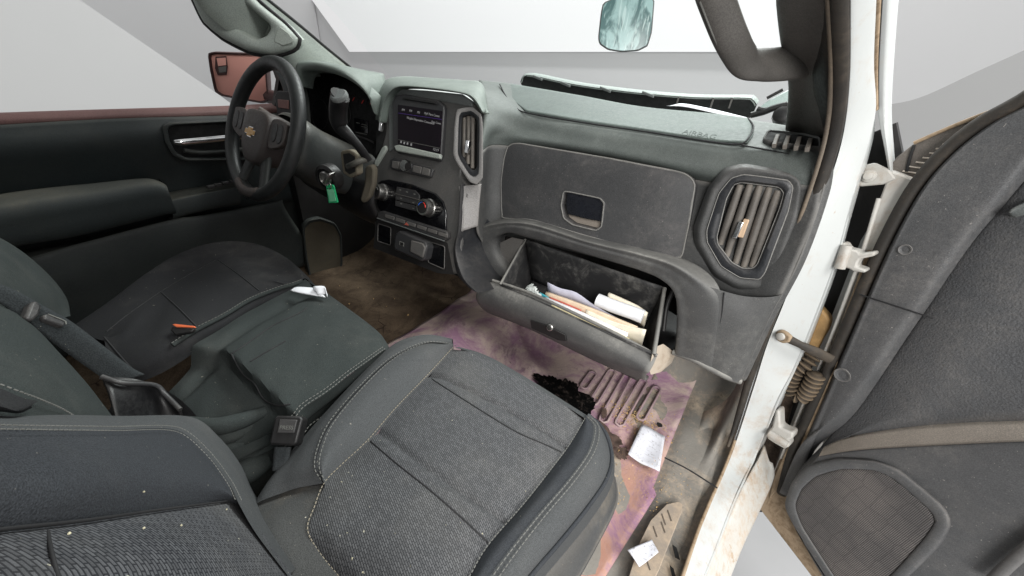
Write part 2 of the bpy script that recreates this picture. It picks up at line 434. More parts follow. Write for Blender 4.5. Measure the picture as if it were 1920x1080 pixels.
# ================================================================== SETTING: studio backdrop
def struct(o, kind='structure'): o['kind'] = kind; return o
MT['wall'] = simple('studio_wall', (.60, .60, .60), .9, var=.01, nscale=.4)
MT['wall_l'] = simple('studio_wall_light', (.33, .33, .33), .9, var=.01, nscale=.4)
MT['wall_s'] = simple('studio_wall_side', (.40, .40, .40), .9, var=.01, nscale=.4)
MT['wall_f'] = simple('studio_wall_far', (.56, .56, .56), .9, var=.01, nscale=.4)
MT['sfloor'] = simple('studio_floor', (.255, .255, .26), .85, var=.05, nscale=1.2)
bm = bmesh.new(); bmesh.ops.create_grid(bm, x_segments=2, y_segments=2, size=22)
for v in bm.verts: v.co.z = -0.62
struct(finish(bm, 'floor', MT['sfloor'], None))
bm = bmesh.new(); obox(bm, V((-20, 8.1, 7)), V((50, 0, 0)), V((0, .08, 0)), V((0, 0, 8)))
struct(finish(bm, 'back_wall', MT['wall'], None))
WP = Plane((0, 7.9, 0), (0, -1, 0))
t = NT('white_glow_panel'); t.out((.62, .62, .62), .8); t.b.inputs['Emission Color'].default_value = (1, 1, 1, 1); t.b.inputs['Emission Strength'].default_value = .40  # white backdrop panel; its glow is added to light the windshield side
MT['panel'] = t.m
tag(pplate('white_glow_panel', WP, [(655, 97), (440, -200), (1700, -200), (1600, 97)], .08, MT['panel'], None), 'large white backdrop panel with added glow on the grey back wall', 'panel')
bm = bmesh.new(); obox(bm, V((-12, -2, 7)), V((.08, 0, 0)), V((0, 10, 0)), V((0, 0, 8)))
struct(finish(bm, 'far_wall', MT['wall_f'], None))
LP = Plane((-4.6, 0, 0), (1, 0, 0))
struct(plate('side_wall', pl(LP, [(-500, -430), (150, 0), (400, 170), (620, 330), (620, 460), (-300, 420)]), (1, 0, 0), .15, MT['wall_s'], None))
RP = Plane((0, 4.6, 0), (-.2, -1, 0))
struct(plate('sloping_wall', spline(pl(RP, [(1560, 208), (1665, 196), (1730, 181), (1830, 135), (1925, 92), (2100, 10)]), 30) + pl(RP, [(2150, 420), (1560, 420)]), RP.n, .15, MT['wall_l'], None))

# ================================================================== TRUCK BODY
CABL = V((0.0, 0.5, 0.0))
cab = thing('truck_cab', 'white truck cab with worn painted door opening around the dirty interior', 'truck cab', CABL)
# ---- floor pan (brown dirty carpet), hump and toe board
t = NT('carpet')
a = t.noise(9, 8, .7, dist=.5); b = t.noise(420, 3, .6)
c = t.mix(t.ramp(a, .3, .7), (.055, .038, .026), (.15, .108, .072)); c = t.mix(t.ramp(b, .4, .7, 0, .5), c, (.02, .015, .012))
crk = t.n('ShaderNodeTexVoronoi', feature='DISTANCE_TO_EDGE'); crk.inputs['Scale'].default_value = 16; t.l(t.tc, crk.inputs['Vector'])
c = t.mix(t.math('MULTIPLY', t.ramp(crk.outputs['Distance'], .0, .035, 1, 0), t.ramp(t.noise(6, 3, .5), .5, .62)), c, (.008, .005, .004))
MT['carpet'] = t.out(c, .95, t.bump(a, .6, .012), spec=.15)
def floor_z(x, y):
    z = 0.0
    z += .055 * math.exp(-((x - .02) / .14) ** 2)                       # tunnel hump
    z += max(0, y - .95) ** 1.5 * 1.5
    return z
rows = [[V((-.86 + 1.56 * i / 60, -.5 + 1.8 * j / 60, 0)) for i in range(61)] for j in range(61)]
for r in rows:
    for p in r: p.z = floor_z(p.x, p.y) - .006 + .004 * math.sin(p.x * 31) * math.sin(p.y * 27)
bm, _ = grid_mesh(rows); finish(bm, 'floor_carpet', MT['carpet'], cab, solid=-.02)
# ---- sill carpet strip on the right (grey, sandy)
t = NT('sill_mat')
a = t.noise(6, 14, .78, dist=.3); b = t.noise(85, 8, .8); s = t.noise(26, 8, .72, t.mapped((3.5, 1, 1), (0, 0, .9)))
c = t.mix(t.ramp(a, .44, .66), (.235, .222, .20), (.52, .42, .315)); c = t.mix(t.ramp(b, .45, .7, 0, .7), c, (.22, .20, .175))
c = t.mix(t.ramp(s, .62, .70, 0, .75), c, (.025, .023, .022)); sw_ = t.noise(30, 8, .75, t.mapped((1, 5, 1), (0, 0, -.5))); c = t.mix(t.ramp(sw_, .60, .70, 0, .6), c, (.42, .38, .33)); MT['sillmat'] = t.out(c, .85, t.bump(b, .5, .004), spec=.25)
srow = []
for tt in range(40):
    y = -.3 + 1.5 * tt / 39; row = []
    for x, dz in ((.60, .004), (.70, .006), (.735, .02), (.78, .028), (.80, .03), (.812, .032), (.822, .034)):
        row.append(V((x + max(0, y - .8) * .03, y, dz + max(0, y - .97) ** 1.4 * 1.8 + .002 * math.sin(y * 40 + x * 60))))
    srow.append(row)
rr = [spline(r, 26) for r in srow]
bm, _ = grid_mesh(rr); finish(bm, 'sill_mat', MT['sillmat'], cab, solid=-.02)
SF = Plane((0.75, .6, .036), (-.12, 0, 1))
tube('seam', pl(Plane((0, 0, .034), (-.1, 0, 1)), [(1246, 858), (1290, 880), (1345, 915)]), .0016, MT['seam'], cab, n=14)
# small tan scuff plate with slots
t = NT('tan_plate'); a = t.noise(14, 12, .78); MT['tan'] = t.out(t.mix(t.ramp(a, .35, .65), (.27, .23, .19), (.46, .36, .26)), .8, t.bump(a, .3, .002))
SP = Plane((.74, .5, .034), (-.16, 0, 1)); MT['slot'] = simple('slot_grime', (.11, .09, .07), .9)
sp = pplate('scuff_plate', SP, [(1272, 940), (1280, 945), (1278, 960), (1235, 1070), (1215, 1110), (1170, 1110), (1200, 1015), (1220, 975), (1250, 945)], .003, MT['tan'], cab, off=.003, bevel=.001)
for k, (u, v) in enumerate([(1244, 975), (1255, 968), (1228, 998), (1243, 990), (1215, 1060)]):
    pplate('slot', SP, [(u - 4, v - 11), (u - 2, v - 12), (u + 5, v + 8), (u + 3, v + 9)], .002, MT['slot'], sp, off=.0042)
for k, (u, v, sx, sy) in enumerate([(1268, 1035, 7, 14), (1262, 1072, 6, 12)]):
    pplate('scuff_mark', Plane((.8, .5, .036), (-.12, 0, 1)), [(u - sx, v - sy), (u + 1, v - sy + 6), (u + sx, v + sy), (u - 2, v + sy - 5)], .002, MT['void'], cab, off=.0025)

# ---- white door pillar running into the sill
inner = cv('Y', .8, [(1594, -60, .66), (1592, 0, .70), (1591, 150, .80), (1580, 250, .86), (1558, 330, .875), (1518, 440, .88), (1472, 560, .88), (1438, 645, .875), (1413, 725, .86), (1372, 850, 'Z', .055), (1330, 950, 'Z', .05), (1310, 1000, 'Z', .05), (1284, 1078, 'Z', .05), (1255, 1160, 'Z', .05)])
outer = cv('Y', .8, [(1642, -60, .70), (1640, 0, .735), (1636, 120, .82), (1640, 205, .88), (1628, 265, .90), (1612, 320, .915), (1590, 400, .915), (1566, 490, .91), (1530, 590, .905), (1490, 690, .89), (1455, 760, .86), (1418, 850, 'Z', .045), (1378, 935, 'Z', .035), (1345, 1020, 'Z', .03), (1300, 1130, 'Z', .03)])
top_in, top_out = ext(inner)[0], ext(outer)[0]
inner = spline(inner, 60); outer = spline(outer, 60)
box_up = [inner[0].lerp(top_in, k / 6) for k in range(7)], [outer[0].lerp(top_out, k / 6) for k in range(7)]
mid = [a.lerp(b, .5) + V((.003, -.005, .001)) for a, b in zip(inner, outer)]
deep = [p + V((.02, .05, -.03)) for p in outer]
ins = [p + V((.004, .05, -.02)) for p in inner]
loft('door_pillar', [ins, inner, [a.lerp(b, .06) + V((.001, -.006, .001)) for a, b in zip(inner, outer)], mid, [a.lerp(b, .94) + V((.002, -.004, .001)) for a, b in zip(inner, outer)], outer, deep], MT['white'], cab, nu=110, nv=6, thick=.002)
kA = [p + V((-.003, .012, 0)) for p in spline(inner[28:56], 28)]
loft('kick_panel', [kA, [V((p.x - .012, p.y + .015, max(.03, p.z - .02))) for p in kA], [V((.80, p.y + .03, .033 + max(0, p.z - .12) * .4)) for p in kA], [V((.765, p.y + .045, .024)) for p in kA]], MT['sillmat'], cab, nu=40, nv=8)
loft('pillar_upper', [[p + V((.004, .05, -.02)) for p in box_up[0]], box_up[0], box_up[1], [p + V((.02, .05, -.03)) for p in box_up[1]]], MT['white'], cab, nu=12, nv=4, thick=.002)
# outer sill step (dirty), below the pillar foot
s0 = cv('Z', .03, [(1432, 835, .045), (1420, 862, .04), (1385, 925, .032), (1345, 1020, .028), (1300, 1130, .028)])
s1 = cv('Z', .0, [(1440, 862, .02), (1440, 885, .0), (1415, 945, -.01), (1375, 1030, -.015), (1335, 1140, -.015)])
s2 = cv('Z', -.03, [(1444, 872, .0), (1446, 898, -.02), (1421, 955, -.04), (1385, 1030, -.045), (1340, 1145, -.045)])
s3 = [p + V((-.03, 0, -.09)) for p in s2]
loft('rocker_sill', [s0, s1, s2, s3], MT['white_d'], cab, nu=60, nv=5, thick=.003)
# lighter outer strip of the windshield pillar, beside the door gap
st0 = cv('Y', .8, [(1652, -60, .70), (1650, 0, .745), (1645, 120, .83), (1645, 205, .89), (1655, 260, .92), (1668, 330, .96)])
st1 = cv('Y', .8, [(1678, -60, .72), (1673, 0, .76), (1666, 120, .845), (1663, 205, .90), (1666, 260, .93), (1674, 330, .965)])
tube('drip_rail', cv('Y', .8, [(1648, -60, .70), (1646, 0, .738), (1641, 120, .824), (1642, 205, .884)]), .0035, MT['rust'], cab, n=24)
tube('drip_gap', cv('Y', .8, [(1653, -60, .702), (1651, 0, .74), (1645, 120, .826), (1645, 205, .886)]), .0022, MT['void'], cab, n=24)
fx = [p + V((.02, .10, 0)) for p in st1]
loft('fender_edge', [spline(st0, 12), spline(st1, 12), spline(fx, 12)], MT['white'], cab, nu=30, nv=4, thick=.003)
# black rubber door seal between the dash end and the pillar
seal = spline([p + V((-.014, -.012, .006)) for p in inner], 80)
tube('door_seal', seal[:56], [.011 if k < 40 else max(.003, .011 - (k - 40) * .0005) for k in range(56)], MT['rubber'], cab, sides=10)
tube('sill_edge', [p + V((.010, .006, .0)) for p in seal[54:]], .0035, MT['rust'], cab, sides=8)
tube('seal_lip', [p + V((-.012, -.012, .002)) for p in seal[:36]], .0035, plastic('worn_lip', (.10, .085, .07), .7, (.36, .28, .2), .6, .1), cab, sides=8)
rp_fill = cv('Y', .8, [(1525, -60, .68), (1522, 0, .72), (1528, 120, .80), (1535, 235, .90)])
sl0 = cv('Y', .8, [(1546, -60, .66), (1545, 0, .70), (1549, 120, .78), (1556, 245, .862)])
sl1 = cv('Y', .8, [(1600, -60, .66), (1596, 0, .705), (1594, 150, .80), (1586, 262, .868)])
fill0 = [p + V((-.004, .03, 0)) for p in rp_fill]
loft('seal_flange', [fill0, sl0, [a.lerp(b, .5) + V((0, .014, 0)) for a, b in zip(sl0, sl1)], sl1], MT['rubber'], cab, nu=30, nv=5, thick=.004)
# dark metal behind the hinges
GP = Plane((.93, 1.02, .3), (-.25, -1, 0))
gap = plate('hinge_pillar_metal', pl(GP, [(1680, 230), (1700, 330), (1640, 500), (1600, 620), (1540, 780), (1470, 960), (1415, 960), (1395, 900), (1430, 800), (1500, 620), (1560, 430), (1610, 260)]), GP.n, .03, MT['black'], cab)
t = NT('mud'); a = t.noise(22, 8, .75); MT['mud'] = t.out(t.mix(t.ramp(a, .35, .65), (.030, .020, .014), (.13, .09, .065)), .95, t.bump(a, .8, .02))
mudp = Plane((.93, .965, .1), (-.3, -1, 0))
pplate('muddy_flange', mudp, [(1500, 690), (1475, 790), (1450, 880), (1425, 945), (1412, 945), (1395, 905), (1430, 810), (1470, 730)], .02, MT['mud'], cab, n=40)
pplate('plastic_cap', Plane((.9, .955, .4), (-.3, -1, .1)), [(1534, 575), (1545, 585), (1556, 600), (1552, 620), (1540, 640), (1530, 660), (1505, 690), (1500, 670), (1518, 620), (1527, 590)], .03, simple('ochre_cap', (.36, .22, .09), .55, var=.3), cab, n=36, bevel=.006)
# grey bracket bolted to the fender, top of the gap
HB = Plane((.88, .93, .65), (-.35, -1, .1))
br = pplate('fender_bracket', HB, [(1618, 310), (1640, 305), (1668, 318), (1680, 335), (1655, 346), (1612, 350), (1607, 345)], .012, MT['hinge'], cab, bevel=.003)
lathe('bolt', HB.off(.001).hit(1630, 330), HB.n, [(.011, 0), (.011, .004), (.007, .005), (.007, .011), (.003, .012)], MT['hinge'], br, sides=12)

# ---- windshield pillar trims with grab handles
lp_r = cv('X', -.7, [(455, -35, -.64), (500, 2, -.66), (560, 50, -.685), (610, 92, -.71), (655, 128, -.735)])
lp_m = cv('X', -.7, [(430, -35, -.635), (470, 5, -.655), (525, 55, -.68), (570, 95, -.70), (612, 135, -.72)])
lp_l = cv('X', -.7, [(350, -35, -.66), (385, 20, -.68), (455, 75, -.70), (520, 110, -.72), (565, 145, -.735)])
lp_r, lp_m, lp_l = ext(lp_r), ext(lp_m), ext(lp_l)
lp_b = [p + V((-.03, .10, 0)) for p in lp_l]
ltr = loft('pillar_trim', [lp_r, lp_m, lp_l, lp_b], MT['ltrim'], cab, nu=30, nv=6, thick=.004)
tube('windshield_seal', [p + V((0, .004, .003)) for p in lp_r], .006, MT['black'], cab, n=30)
HPl = Plane(at(480, 45, 'X', -.655), (.62, -.75, .05))
ho = dense_poly(pl(HPl, [(345, -45), (366, 2), (384, 42), (420, 72), (470, 97), (515, 104), (553, 92), (562, 74), (535, 45), (490, 10), (440, -45)]), 72, .9)
hi = dense_poly(pl(HPl, [(395, -45), (418, 5), (424, 30), (445, 52), (483, 75), (503, 68), (513, 50), (480, 22), (440, -8), (410, -45)]), 72, .7)
cen = HPl.hit(460, 35)
ho, hi = byangle(ho, cen, 72), byangle(hi, cen, 72)
grip = loft('grab_handle', [[p - HPl.n * .045 for p in ho], [p.lerp(q, -.02) + HPl.n * .006 for p, q in zip(ho, hi)], [p.lerp(q, .3) + HPl.n * .022 for p, q in zip(ho, hi)], [p.lerp(q, .75) + HPl.n * .020 for p, q in zip(ho, hi)], [p + HPl.n * .006 for p in hi], [p - HPl.n * .045 for p in hi]], MT['ltrim'], cab, nu=72, nv=5, closed=True, byindex=True)
plate('handle_pocket', [p - HPl.n * .044 for p in hi], HPl.n, .004, MT['ltrim'], grip)
tube('handle_edge', [p + HPl.n * .0 + (p - cen).normalized() * .004 for p in ho[:72]], .006, MT['black'], grip, closed=True)
pplate('cap', HPl, [(513, 78), (517, 62), (525, 50), (541, 62), (550, 74), (548, 80), (530, 86)], .004, MT['ltrim'], grip, off=.0245, bevel=.002)
# right pillar
rp0 = cv('Y', .8, [(1456, -60, .66), (1457, 0, .71), (1466, 80, .80), (1480, 160, .90), (1474, 245, 1.0)])
rp1 = cv('Y', .8, [(1508, -60, .655), (1507, 0, .70), (1512, 80, .785), (1514, 160, .88), (1505, 250, .97)])
rp2 = cv('Y', .8, [(1550, -60, .655), (1549, 0, .70), (1552, 110, .78), (1556, 190, .84), (1552, 262, .90)])
rp0, rp1, rp2 = ext(rp0), ext(rp1), ext(rp2)
rp3 = [p + V((.01, .06, 0)) for p in rp2]; rpm = [p + V((0, .07, 0)) for p in rp0]
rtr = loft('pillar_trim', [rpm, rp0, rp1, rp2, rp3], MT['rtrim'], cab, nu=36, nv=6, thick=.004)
hc = cv('Y', .75, [(1490, -215, .60), (1420, -225, .57), (1345, -190, .57), (1318, -120, .61), (1330, -40, .65), (1346, 10, .66), (1372, 75, .69), (1398, 116, .74), (1430, 122, .78), (1470, 120, .82), (1500, 116, .86)])
hp = spline(hc, 80); rad = [.021 if i < 50 else .021 + .007 * ((i - 50) / 29) for i in range(80)]
tube('grab_handle', hp, rad, MT['rtrim'], cab, sides=16, flat=.55, upv=(0, -1, .2))
tube('handle_seam', [p + V((-.012, -.010, -.010)) for p in hp[34:74]], .0014, MT['stitch'], cab)
# ---- windshield glass, roof and rear wall (shade the cabin)
t = NT('windshield_glass'); tr = t.n('ShaderNodeBsdfTransparent'); tr.inputs[0].default_value = (.965, .985, .98, 1)
gl = t.n('ShaderNodeBsdfGlossy'); gl.inputs['Roughness'].default_value = .02; mx = t.n('ShaderNodeMixShader'); mx.inputs[0].default_value = .015
t.l(tr.outputs[0], mx.inputs[1]); t.l(gl.outputs[0], mx.inputs[2]); t.l(mx.outputs[0], t.t.nodes['Material Output'].inputs[0])
MT['glass'] = t.m
ws = []
for y, z, wd, bow in ((1.34, .66, .74, .10), (1.15, .80, .71, .09), (.95, .945, .68, .08), (.72, 1.09, .65, .07), (.52, 1.20, .62, .06)):
    ws.append([V((wd * (k / 6 - 1), y - bow * (k / 6 - 1) ** 2, z)) for k in range(13)])
loft('windshield', ws, MT['glass'], cab, nu=26, nv=3)
MT['headliner'] = simple('headliner', (.20, .20, .19), .95)
box('roof', (0, -.16, 1.27), (.74, 0, 0), (0, .66, 0), (0, 0, .03), MT['headliner'], cab, bevel=.02)
box('rear_wall', (0, -.86, .62), (.80, 0, 0), (0, .03, 0), (0, 0, .62), MT['black'], cab)
# ---- firewall / lower dash void
box('firewall', (0, 1.34, .33), (.86, 0, 0), (0, .03, 0), (0, 0, .33), MT['black'], cab)
# hood (white) glimpsed below the windshield, with what lies on it
hd0 = cv('Y', 1.4, [(940, 150), (1100, 170), (1300, 205), (1480, 215), (1560, 225)])
HZ = Plane((0, 1.5, .70), (0, -.12, 1))
plate('hood', [V((-.8, 1.30, .665)), V((.8, 1.30, .665)), V((.8, 2.3, .66)), V((-.8, 2.3, .66))], (0, 0, 1), .03, MT['white'], cab)

# ================================================================== DASHBOARD
dash = thing('dashboard', 'dusty grey dashboard with open lower glove box and vents', 'dashboard', V((0, .9, .27)))
W = cv('Y', 1.16, [(898, 150, 1.10), (960, 157), (1080, 180), (1200, 202), (1330, 215), (1410, 225, 1.13), (1482, 237, 1.06), (1545, 254, .94)])
Wm = cv('Y', 1.03, [(903, 163), (966, 182), (1085, 205), (1205, 225), (1335, 243), (1412, 250), (1490, 256, .99), (1553, 262, .90)])
S = cv('Y', .93, [(908, 182, .90), (985, 213), (1100, 234), (1210, 250), (1335, 269), (1405, 274), (1490, 281, .91), (1556, 280, .872)])
B1 = cv('Y', .90, [(908, 218, .84), (975, 242), (1100, 264), (1210, 282), (1330, 303), (1405, 305), (1490, 303, .885), (1555, 305, .862)])
B2 = cv('Y', .895, [(904, 262, .80), (945, 255, .875), (1100, 283), (1210, 303), (1325, 326), (1405, 335, .88), (1490, 325, .868), (1549, 335, .858)])
B3 = cv('Y', .945, [(903, 282, .795), (940, 272, .875), (1100, 296), (1210, 317), (1310, 338, .915), (1400, 350, .878), (1480, 345, .866), (1545, 352, .856)])
F2 = cv('Y', .91, [(899, 345, .775), (936, 345, .862), (1100, 378, .915), (1210, 398, .91), (1310, 420, .882), (1400, 430, .872), (1470, 425, .86), (1523, 422, .84)])
F3 = cv('Y', .885, [(894, 425, .76), (936, 414, .848), (1100, 449, .88), (1210, 472, .875), (1310, 500, .855), (1390, 548, .84), (1435, 550, .825), (1468, 548, .82)])
F4 = [p + V((0, .03, -.06)) for p in F3]
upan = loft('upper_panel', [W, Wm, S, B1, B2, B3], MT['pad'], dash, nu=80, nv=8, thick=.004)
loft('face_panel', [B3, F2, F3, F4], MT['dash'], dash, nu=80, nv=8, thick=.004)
# right end cheek of the dash
re = cv('Y', .86, [(1482, 237, 1.06), (1530, 246, .95), (1556, 268, .87), (1554, 300, .862), (1545, 350, .855), (1523, 422, .84), (1495, 495, .825), (1466, 552, .82), (1440, 600, .815), (1388, 714, .80)])
loft('end_cheek', [re, [p + V((.012, .02, 0)) for p in re], [p + V((.015, .12, 0)) for p in re]], MT['dash'], dash, nu=60, nv=4, thick=.004)
# airbag cover
A0 = cv('Y', 1.16, [(945, 156), (1080, 179), (1200, 201), (1330, 214), (1402, 223, 1.14)])
A1 = cv('Y', 1.03, [(951, 181), (1085, 203), (1205, 223), (1335, 241), (1413, 248)])
A2 = cv('Y', .935, [(987, 210), (1100, 229), (1210, 245), (1335, 264), (1402, 268)])
cover = loft('airbag_cover', [[p + V((0, -.001, .0025)) for p in r] for r in (A0, A1, A2)], MT['pad_cover'], dash, nu=50, nv=8, thick=.003)
seamc = cv('Y', .93, [(938, 160, 1.10), (950, 183, 1.02), (968, 203, .955), (990, 214), (1100, 233), (1210, 249), (1330, 268), (1385, 273), (1402, 262, .95), (1412, 240, 1.06), (1402, 224, 1.14)])
tube('cover_seam', [p + V((0, -.003, .003)) for p in spline(seamc, 90)], .0018, MT['seam'], dash)
AP = Plane(at(1310, 258, 'Y', .945), (0, -.55, .85))
a0, a1 = AP.hit(1285, 253), AP.hit(1336, 262)
text('lettering', 'AIRBAG', (a0 + a1) / 2 + V((0, -.004, .006)), a1 - a0, (0, 1, .6), .020, .0004, MT['pad_cover'], dash)
# seams at the right end
tube('panel_seam', [p + V((0, -.003, .002)) for p in spline(cv('Y', .9, [(1390, 274, .925), (1450, 285, .915), (1500, 297, .895), (1530, 310, .875), (1543, 325, .862)]), 40)], .0016, MT['seam'], dash)
# demister grille on top right
DP = Plane(at(1485, 266, 'Y', .955), (0, -.60, .80))
dr = dense_poly(onto([upan], [(1428, 267), (1437, 250), (1500, 256), (1540, 266), (1541, 285), (1500, 281), (1440, 273)], .0), 48, .3)
DP = Plane(DP.o, (dr[12] - dr[0]).cross(dr[30] - dr[12])); DP.n = DP.n if DP.n.z > 0 else -DP.n
dc = sum(dr, V()) / len(dr)
defr = thing_part = loft('demister_vent', [[p - DP.n * .006 for p in dr], [p.lerp(dc, .03) + DP.n * .007 for p in dr], [p.lerp(dc, .10) + DP.n * .007 for p in dr], [p.lerp(dc, .12) - DP.n * .004 for p in dr]], MT['dash'], dash, nu=48, nv=2, closed=True, byindex=True)
plate('opening', [p.lerp(dc, .10) + DP.n * .005 for p in dr], DP.n, .003, MT['void'], defr)
for k, u in enumerate((1455, 1475, 1496, 1517)):
    DQ = Plane(dc + DP.n * .006, DP.n); a, b = DQ.hit(u + 3, 255 + k * 2.4), DQ.hit(u - 4, 274 + k * 2.4)
    box('slat', (a + b) / 2, (b - a) * .5, DP.n * .004, (b - a).cross(DP.n).normalized() * .0035, MT['slat'], defr, bevel=.001)
# ---- right vent pod
VP = Plane((.68, .862, .58), (-.06, -1, .14))
o1 = [(1395, 306), (1490, 322), (1512, 342), (1502, 405), (1458, 522), (1435, 550), (1380, 545), (1335, 518), (1302, 458), (1300, 425), (1328, 350), (1358, 314)]
o2 = [(1396, 314), (1486, 329), (1503, 345), (1494, 402), (1450, 520), (1430, 540), (1382, 536), (1341, 511), (1311, 456), (1310, 428), (1336, 354), (1364, 322)]
o3 = [(1395, 327), (1478, 338), (1487, 350), (1478, 395), (1434, 512), (1424, 524), (1388, 521), (1352, 499), (1326, 454), (1325, 432), (1348, 362), (1371, 334)]
o4 = [(1390, 342), (1462, 351), (1470, 362), (1462, 390), (1420, 496), (1412, 503), (1392, 503), (1372, 492), (1346, 458), (1344, 444), (1362, 372), (1376, 346)]
vc = VP.hit(1405, 430)
def vring(name, rows, plane, c, mat, parent, n=72, nv=3, soft=.42):
    return loft(name, [byangle(dense_poly(pl(plane, px, off), 240, soft), plane.off(off).hit(*c), n) for px, off in rows], mat, parent, nu=n, nv=nv, closed=True, byindex=True, lin=False)
pod = vring('vent_surround', [(o1, -.004), (o2, .012), (o3, .010)], VP, (1405, 430), MT['dash'], dash, nv=5)
bez = vring('vent_bezel', [(o3, .0095), (o3, .014), (o4, .010), (o4, -.045)], VP, (1405, 430), MT['bezel'], pod, nv=3)
pplate('vent_cavity', VP, o4, .004, MT['void'], pod, off=-.03)
for oo, off_ in ((o2, .0118), (o3, .0135), (o4, .0098)): tube('rim_highlight', dense_poly(pl(VP, oo, off_), 120, .42), .0011, MT['rim'], pod, closed=True, sides=6) if oo is not o2 else None  # pale tubes: dust lines and painted highlights along the vent edges
for (a, b) in (((1388, 346), (1350, 458)), ((1407, 344), (1362, 480)), ((1425, 347), (1379, 493)), ((1443, 351), (1394, 500)), ((1459, 357), (1410, 500))):
    p = [VP.off(.001).hit(a[0] + (b[0] - a[0]) * k / 9, a[1] + (b[1] - a[1]) * k / 9) for k in range(10)]
    tube('vent_slat', p, [.0055 + .0025 * math.sin(math.pi * (k + .8) / 10.6) for k in range(10)], MT['slat'], pod, sides=10, flat=1.0)
tp = VP.off(.012)
box('vent_tab', tp.hit(1384, 431), (tp.hit(1391, 416) - tp.hit(1377, 447)) * .5, (tp.hit(1390, 432) - tp.hit(1379, 430)) * .45, VP.n * .006, MT['chrome'], pod, bevel=.002)
box('vent_grip', VP.off(.008).hit(1394, 428), (tp.hit(1399, 412) - tp.hit(1387, 446)) * .5, (tp.hit(1400, 432) - tp.hit(1389, 430)) * .5, VP.n * .006, simple('tan_grip', (.42, .30, .20), .8), pod, bevel=.002)
# ---- glove box lid
GL = Plane((.3, .892, .62), (0, -1, .17))
lo = dense_poly(pl(GL, [(957, 271), (975, 268), (1150, 297), (1285, 323), (1305, 338), (1306, 352), (1295, 420), (1281, 484), (1200, 467), (1100, 440), (1010, 413), (985, 409), (949, 412), (944, 395), (943, 340), (949, 295)]), 120, .35)
lat = [(1062, 357), (1130, 371), (1137, 380), (1132, 424), (1122, 431), (1078, 420), (1062, 408), (1057, 385)]
la = dense_poly(pl(GL, lat), 60, .4); lc = GL.hit(1097, 393)
loa, laa = byangle(lo, lc, 110), byangle(la, lc, 110)
N = GL.n
lid = loft('glove_box_lid', [[p - N * .012 for p in loa], [p + N * .010 for p in loa], [p.lerp(lc, .012) + N * .0135 for p in loa], [p.lerp(lc, .02) + N * .014 for p in loa], [p.lerp(q, .5) + N * .014 for p, q in zip(loa, laa)], [q.lerp(p, .015) + N * .014 for p, q in zip(loa, laa)], [q + N * .017 for q in laa], [q.lerp(lc, .05) + N * .016 for q in laa], [q.lerp(lc, .08) - N * .010 for q in laa]], MT['lid'], dash, nu=110, nv=2, closed=True, byindex=True, lin=True, smooth=35)
tube('lid_edge', [p.lerp(lc, .010) + N * .0125 for p in spline(loa, 160, True)], .0022, MT['rim'], lid, closed=True, sides=6)  # dusty lid rim that also paints in the edge highlight
tube('latch_edge', [q + N * .0165 for q in laa], .0016, MT['rim'], lid, closed=True, sides=6)  # same dusty rim and painted highlight around the latch
pplate('latch_pocket', GL, lat, .003, plastic('pocket_dust', (.25, .22, .19), .8, (.38, .33, .28), .5, .2), lid, off=-.008)
pplate('latch', GL, [(1063, 359), (1130, 373), (1134, 382), (1131, 416), (1100, 411), (1064, 402), (1060, 385)], .012, simple('latch_black', (.012, .013, .017), .28), lid, off=.0125, bevel=.003)
# ---- lower surround: thick rim over the open bin
I = cv('Y', .80, [(952, 512, .79), (932, 480, .80), (930, 450, .805), (952, 437, .805), (985, 444, .80), (1100, 477, .80), (1200, 507, .80), (1245, 528, .79), (1266, 556, .785), (1269, 605, .785), (1265, 662, .785)])
Mm = cv('Y', .785, [(922, 526, .783), (903, 490, .785), (905, 458, .79), (935, 432, .792), (985, 432, .785), (1100, 466), (1204, 496), (1252, 518), (1282, 552, .779), (1290, 605, .779), (1285, 670, .779)])
O1 = cv('Y', .79, [(907, 545, .785), (870, 502, .785), (868, 450, .79), (905, 424, .80), (985, 416, .793), (1100, 450, .79), (1208, 476, .79), (1275, 499, .787), (1330, 545, .781), (1342, 605, .780), (1330, 688, .780)])
O0 = cv('Y', .87, [(903, 548, .84), (860, 505, .84), (858, 438, .85), (898, 416, .865), (985, 408, .875), (1100, 440, .875), (1210, 465, .872), (1288, 487, .862), (1345, 533, .80), (1352, 605, .786), (1340, 693, .786)])
I2 = [p + V((0, .05, .002)) for p in I]; 
loft('bin_surround', [I2, I, Mm, [a.lerp(b, .5) + V((0, -.002, 0)) for a, b in zip(Mm, O1)], O1, O0], MT['lower'], dash, nu=90, nv=7, byindex=True)
q0 = cv('Y', .79, [(1330, 538, .785), (1345, 606, .781), (1328, 692, .781)]); q1 = cv('Y', .79, [(1400, 556, .80), (1395, 612, .79), (1362, 706, .785)]); q2 = cv('Y', .8, [(1466, 552, .82), (1440, 602, .815), (1388, 716, .80)])
q3 = [p + V((.01, .1, 0)) for p in q2]
loft('lower_corner_panel', [q0, q1, q2, q3], MT['lower'], dash, nu=24, nv=6)
tube('panel_seam', [p + V((0, -.002, 0)) for p in cv('Y', .785, [(1358, 548, .79), (1350, 606), (1325, 690)])], .0014, MT['seam'], dash, n=20)
tube('bottom_edge', cv('Y', .785, [(1262, 660, .79), (1300, 674, .783), (1330, 690, .783), (1362, 706, .788), (1388, 715, .802)]), .007, MT['lower'], dash, n=24)
tube('bottom_edge', cv('Y', .785, [(953, 513, .792), (922, 532, .788), (905, 547, .79), (880, 527, .80), (862, 500, .83)]), .006, MT['lower'], dash, n=24)
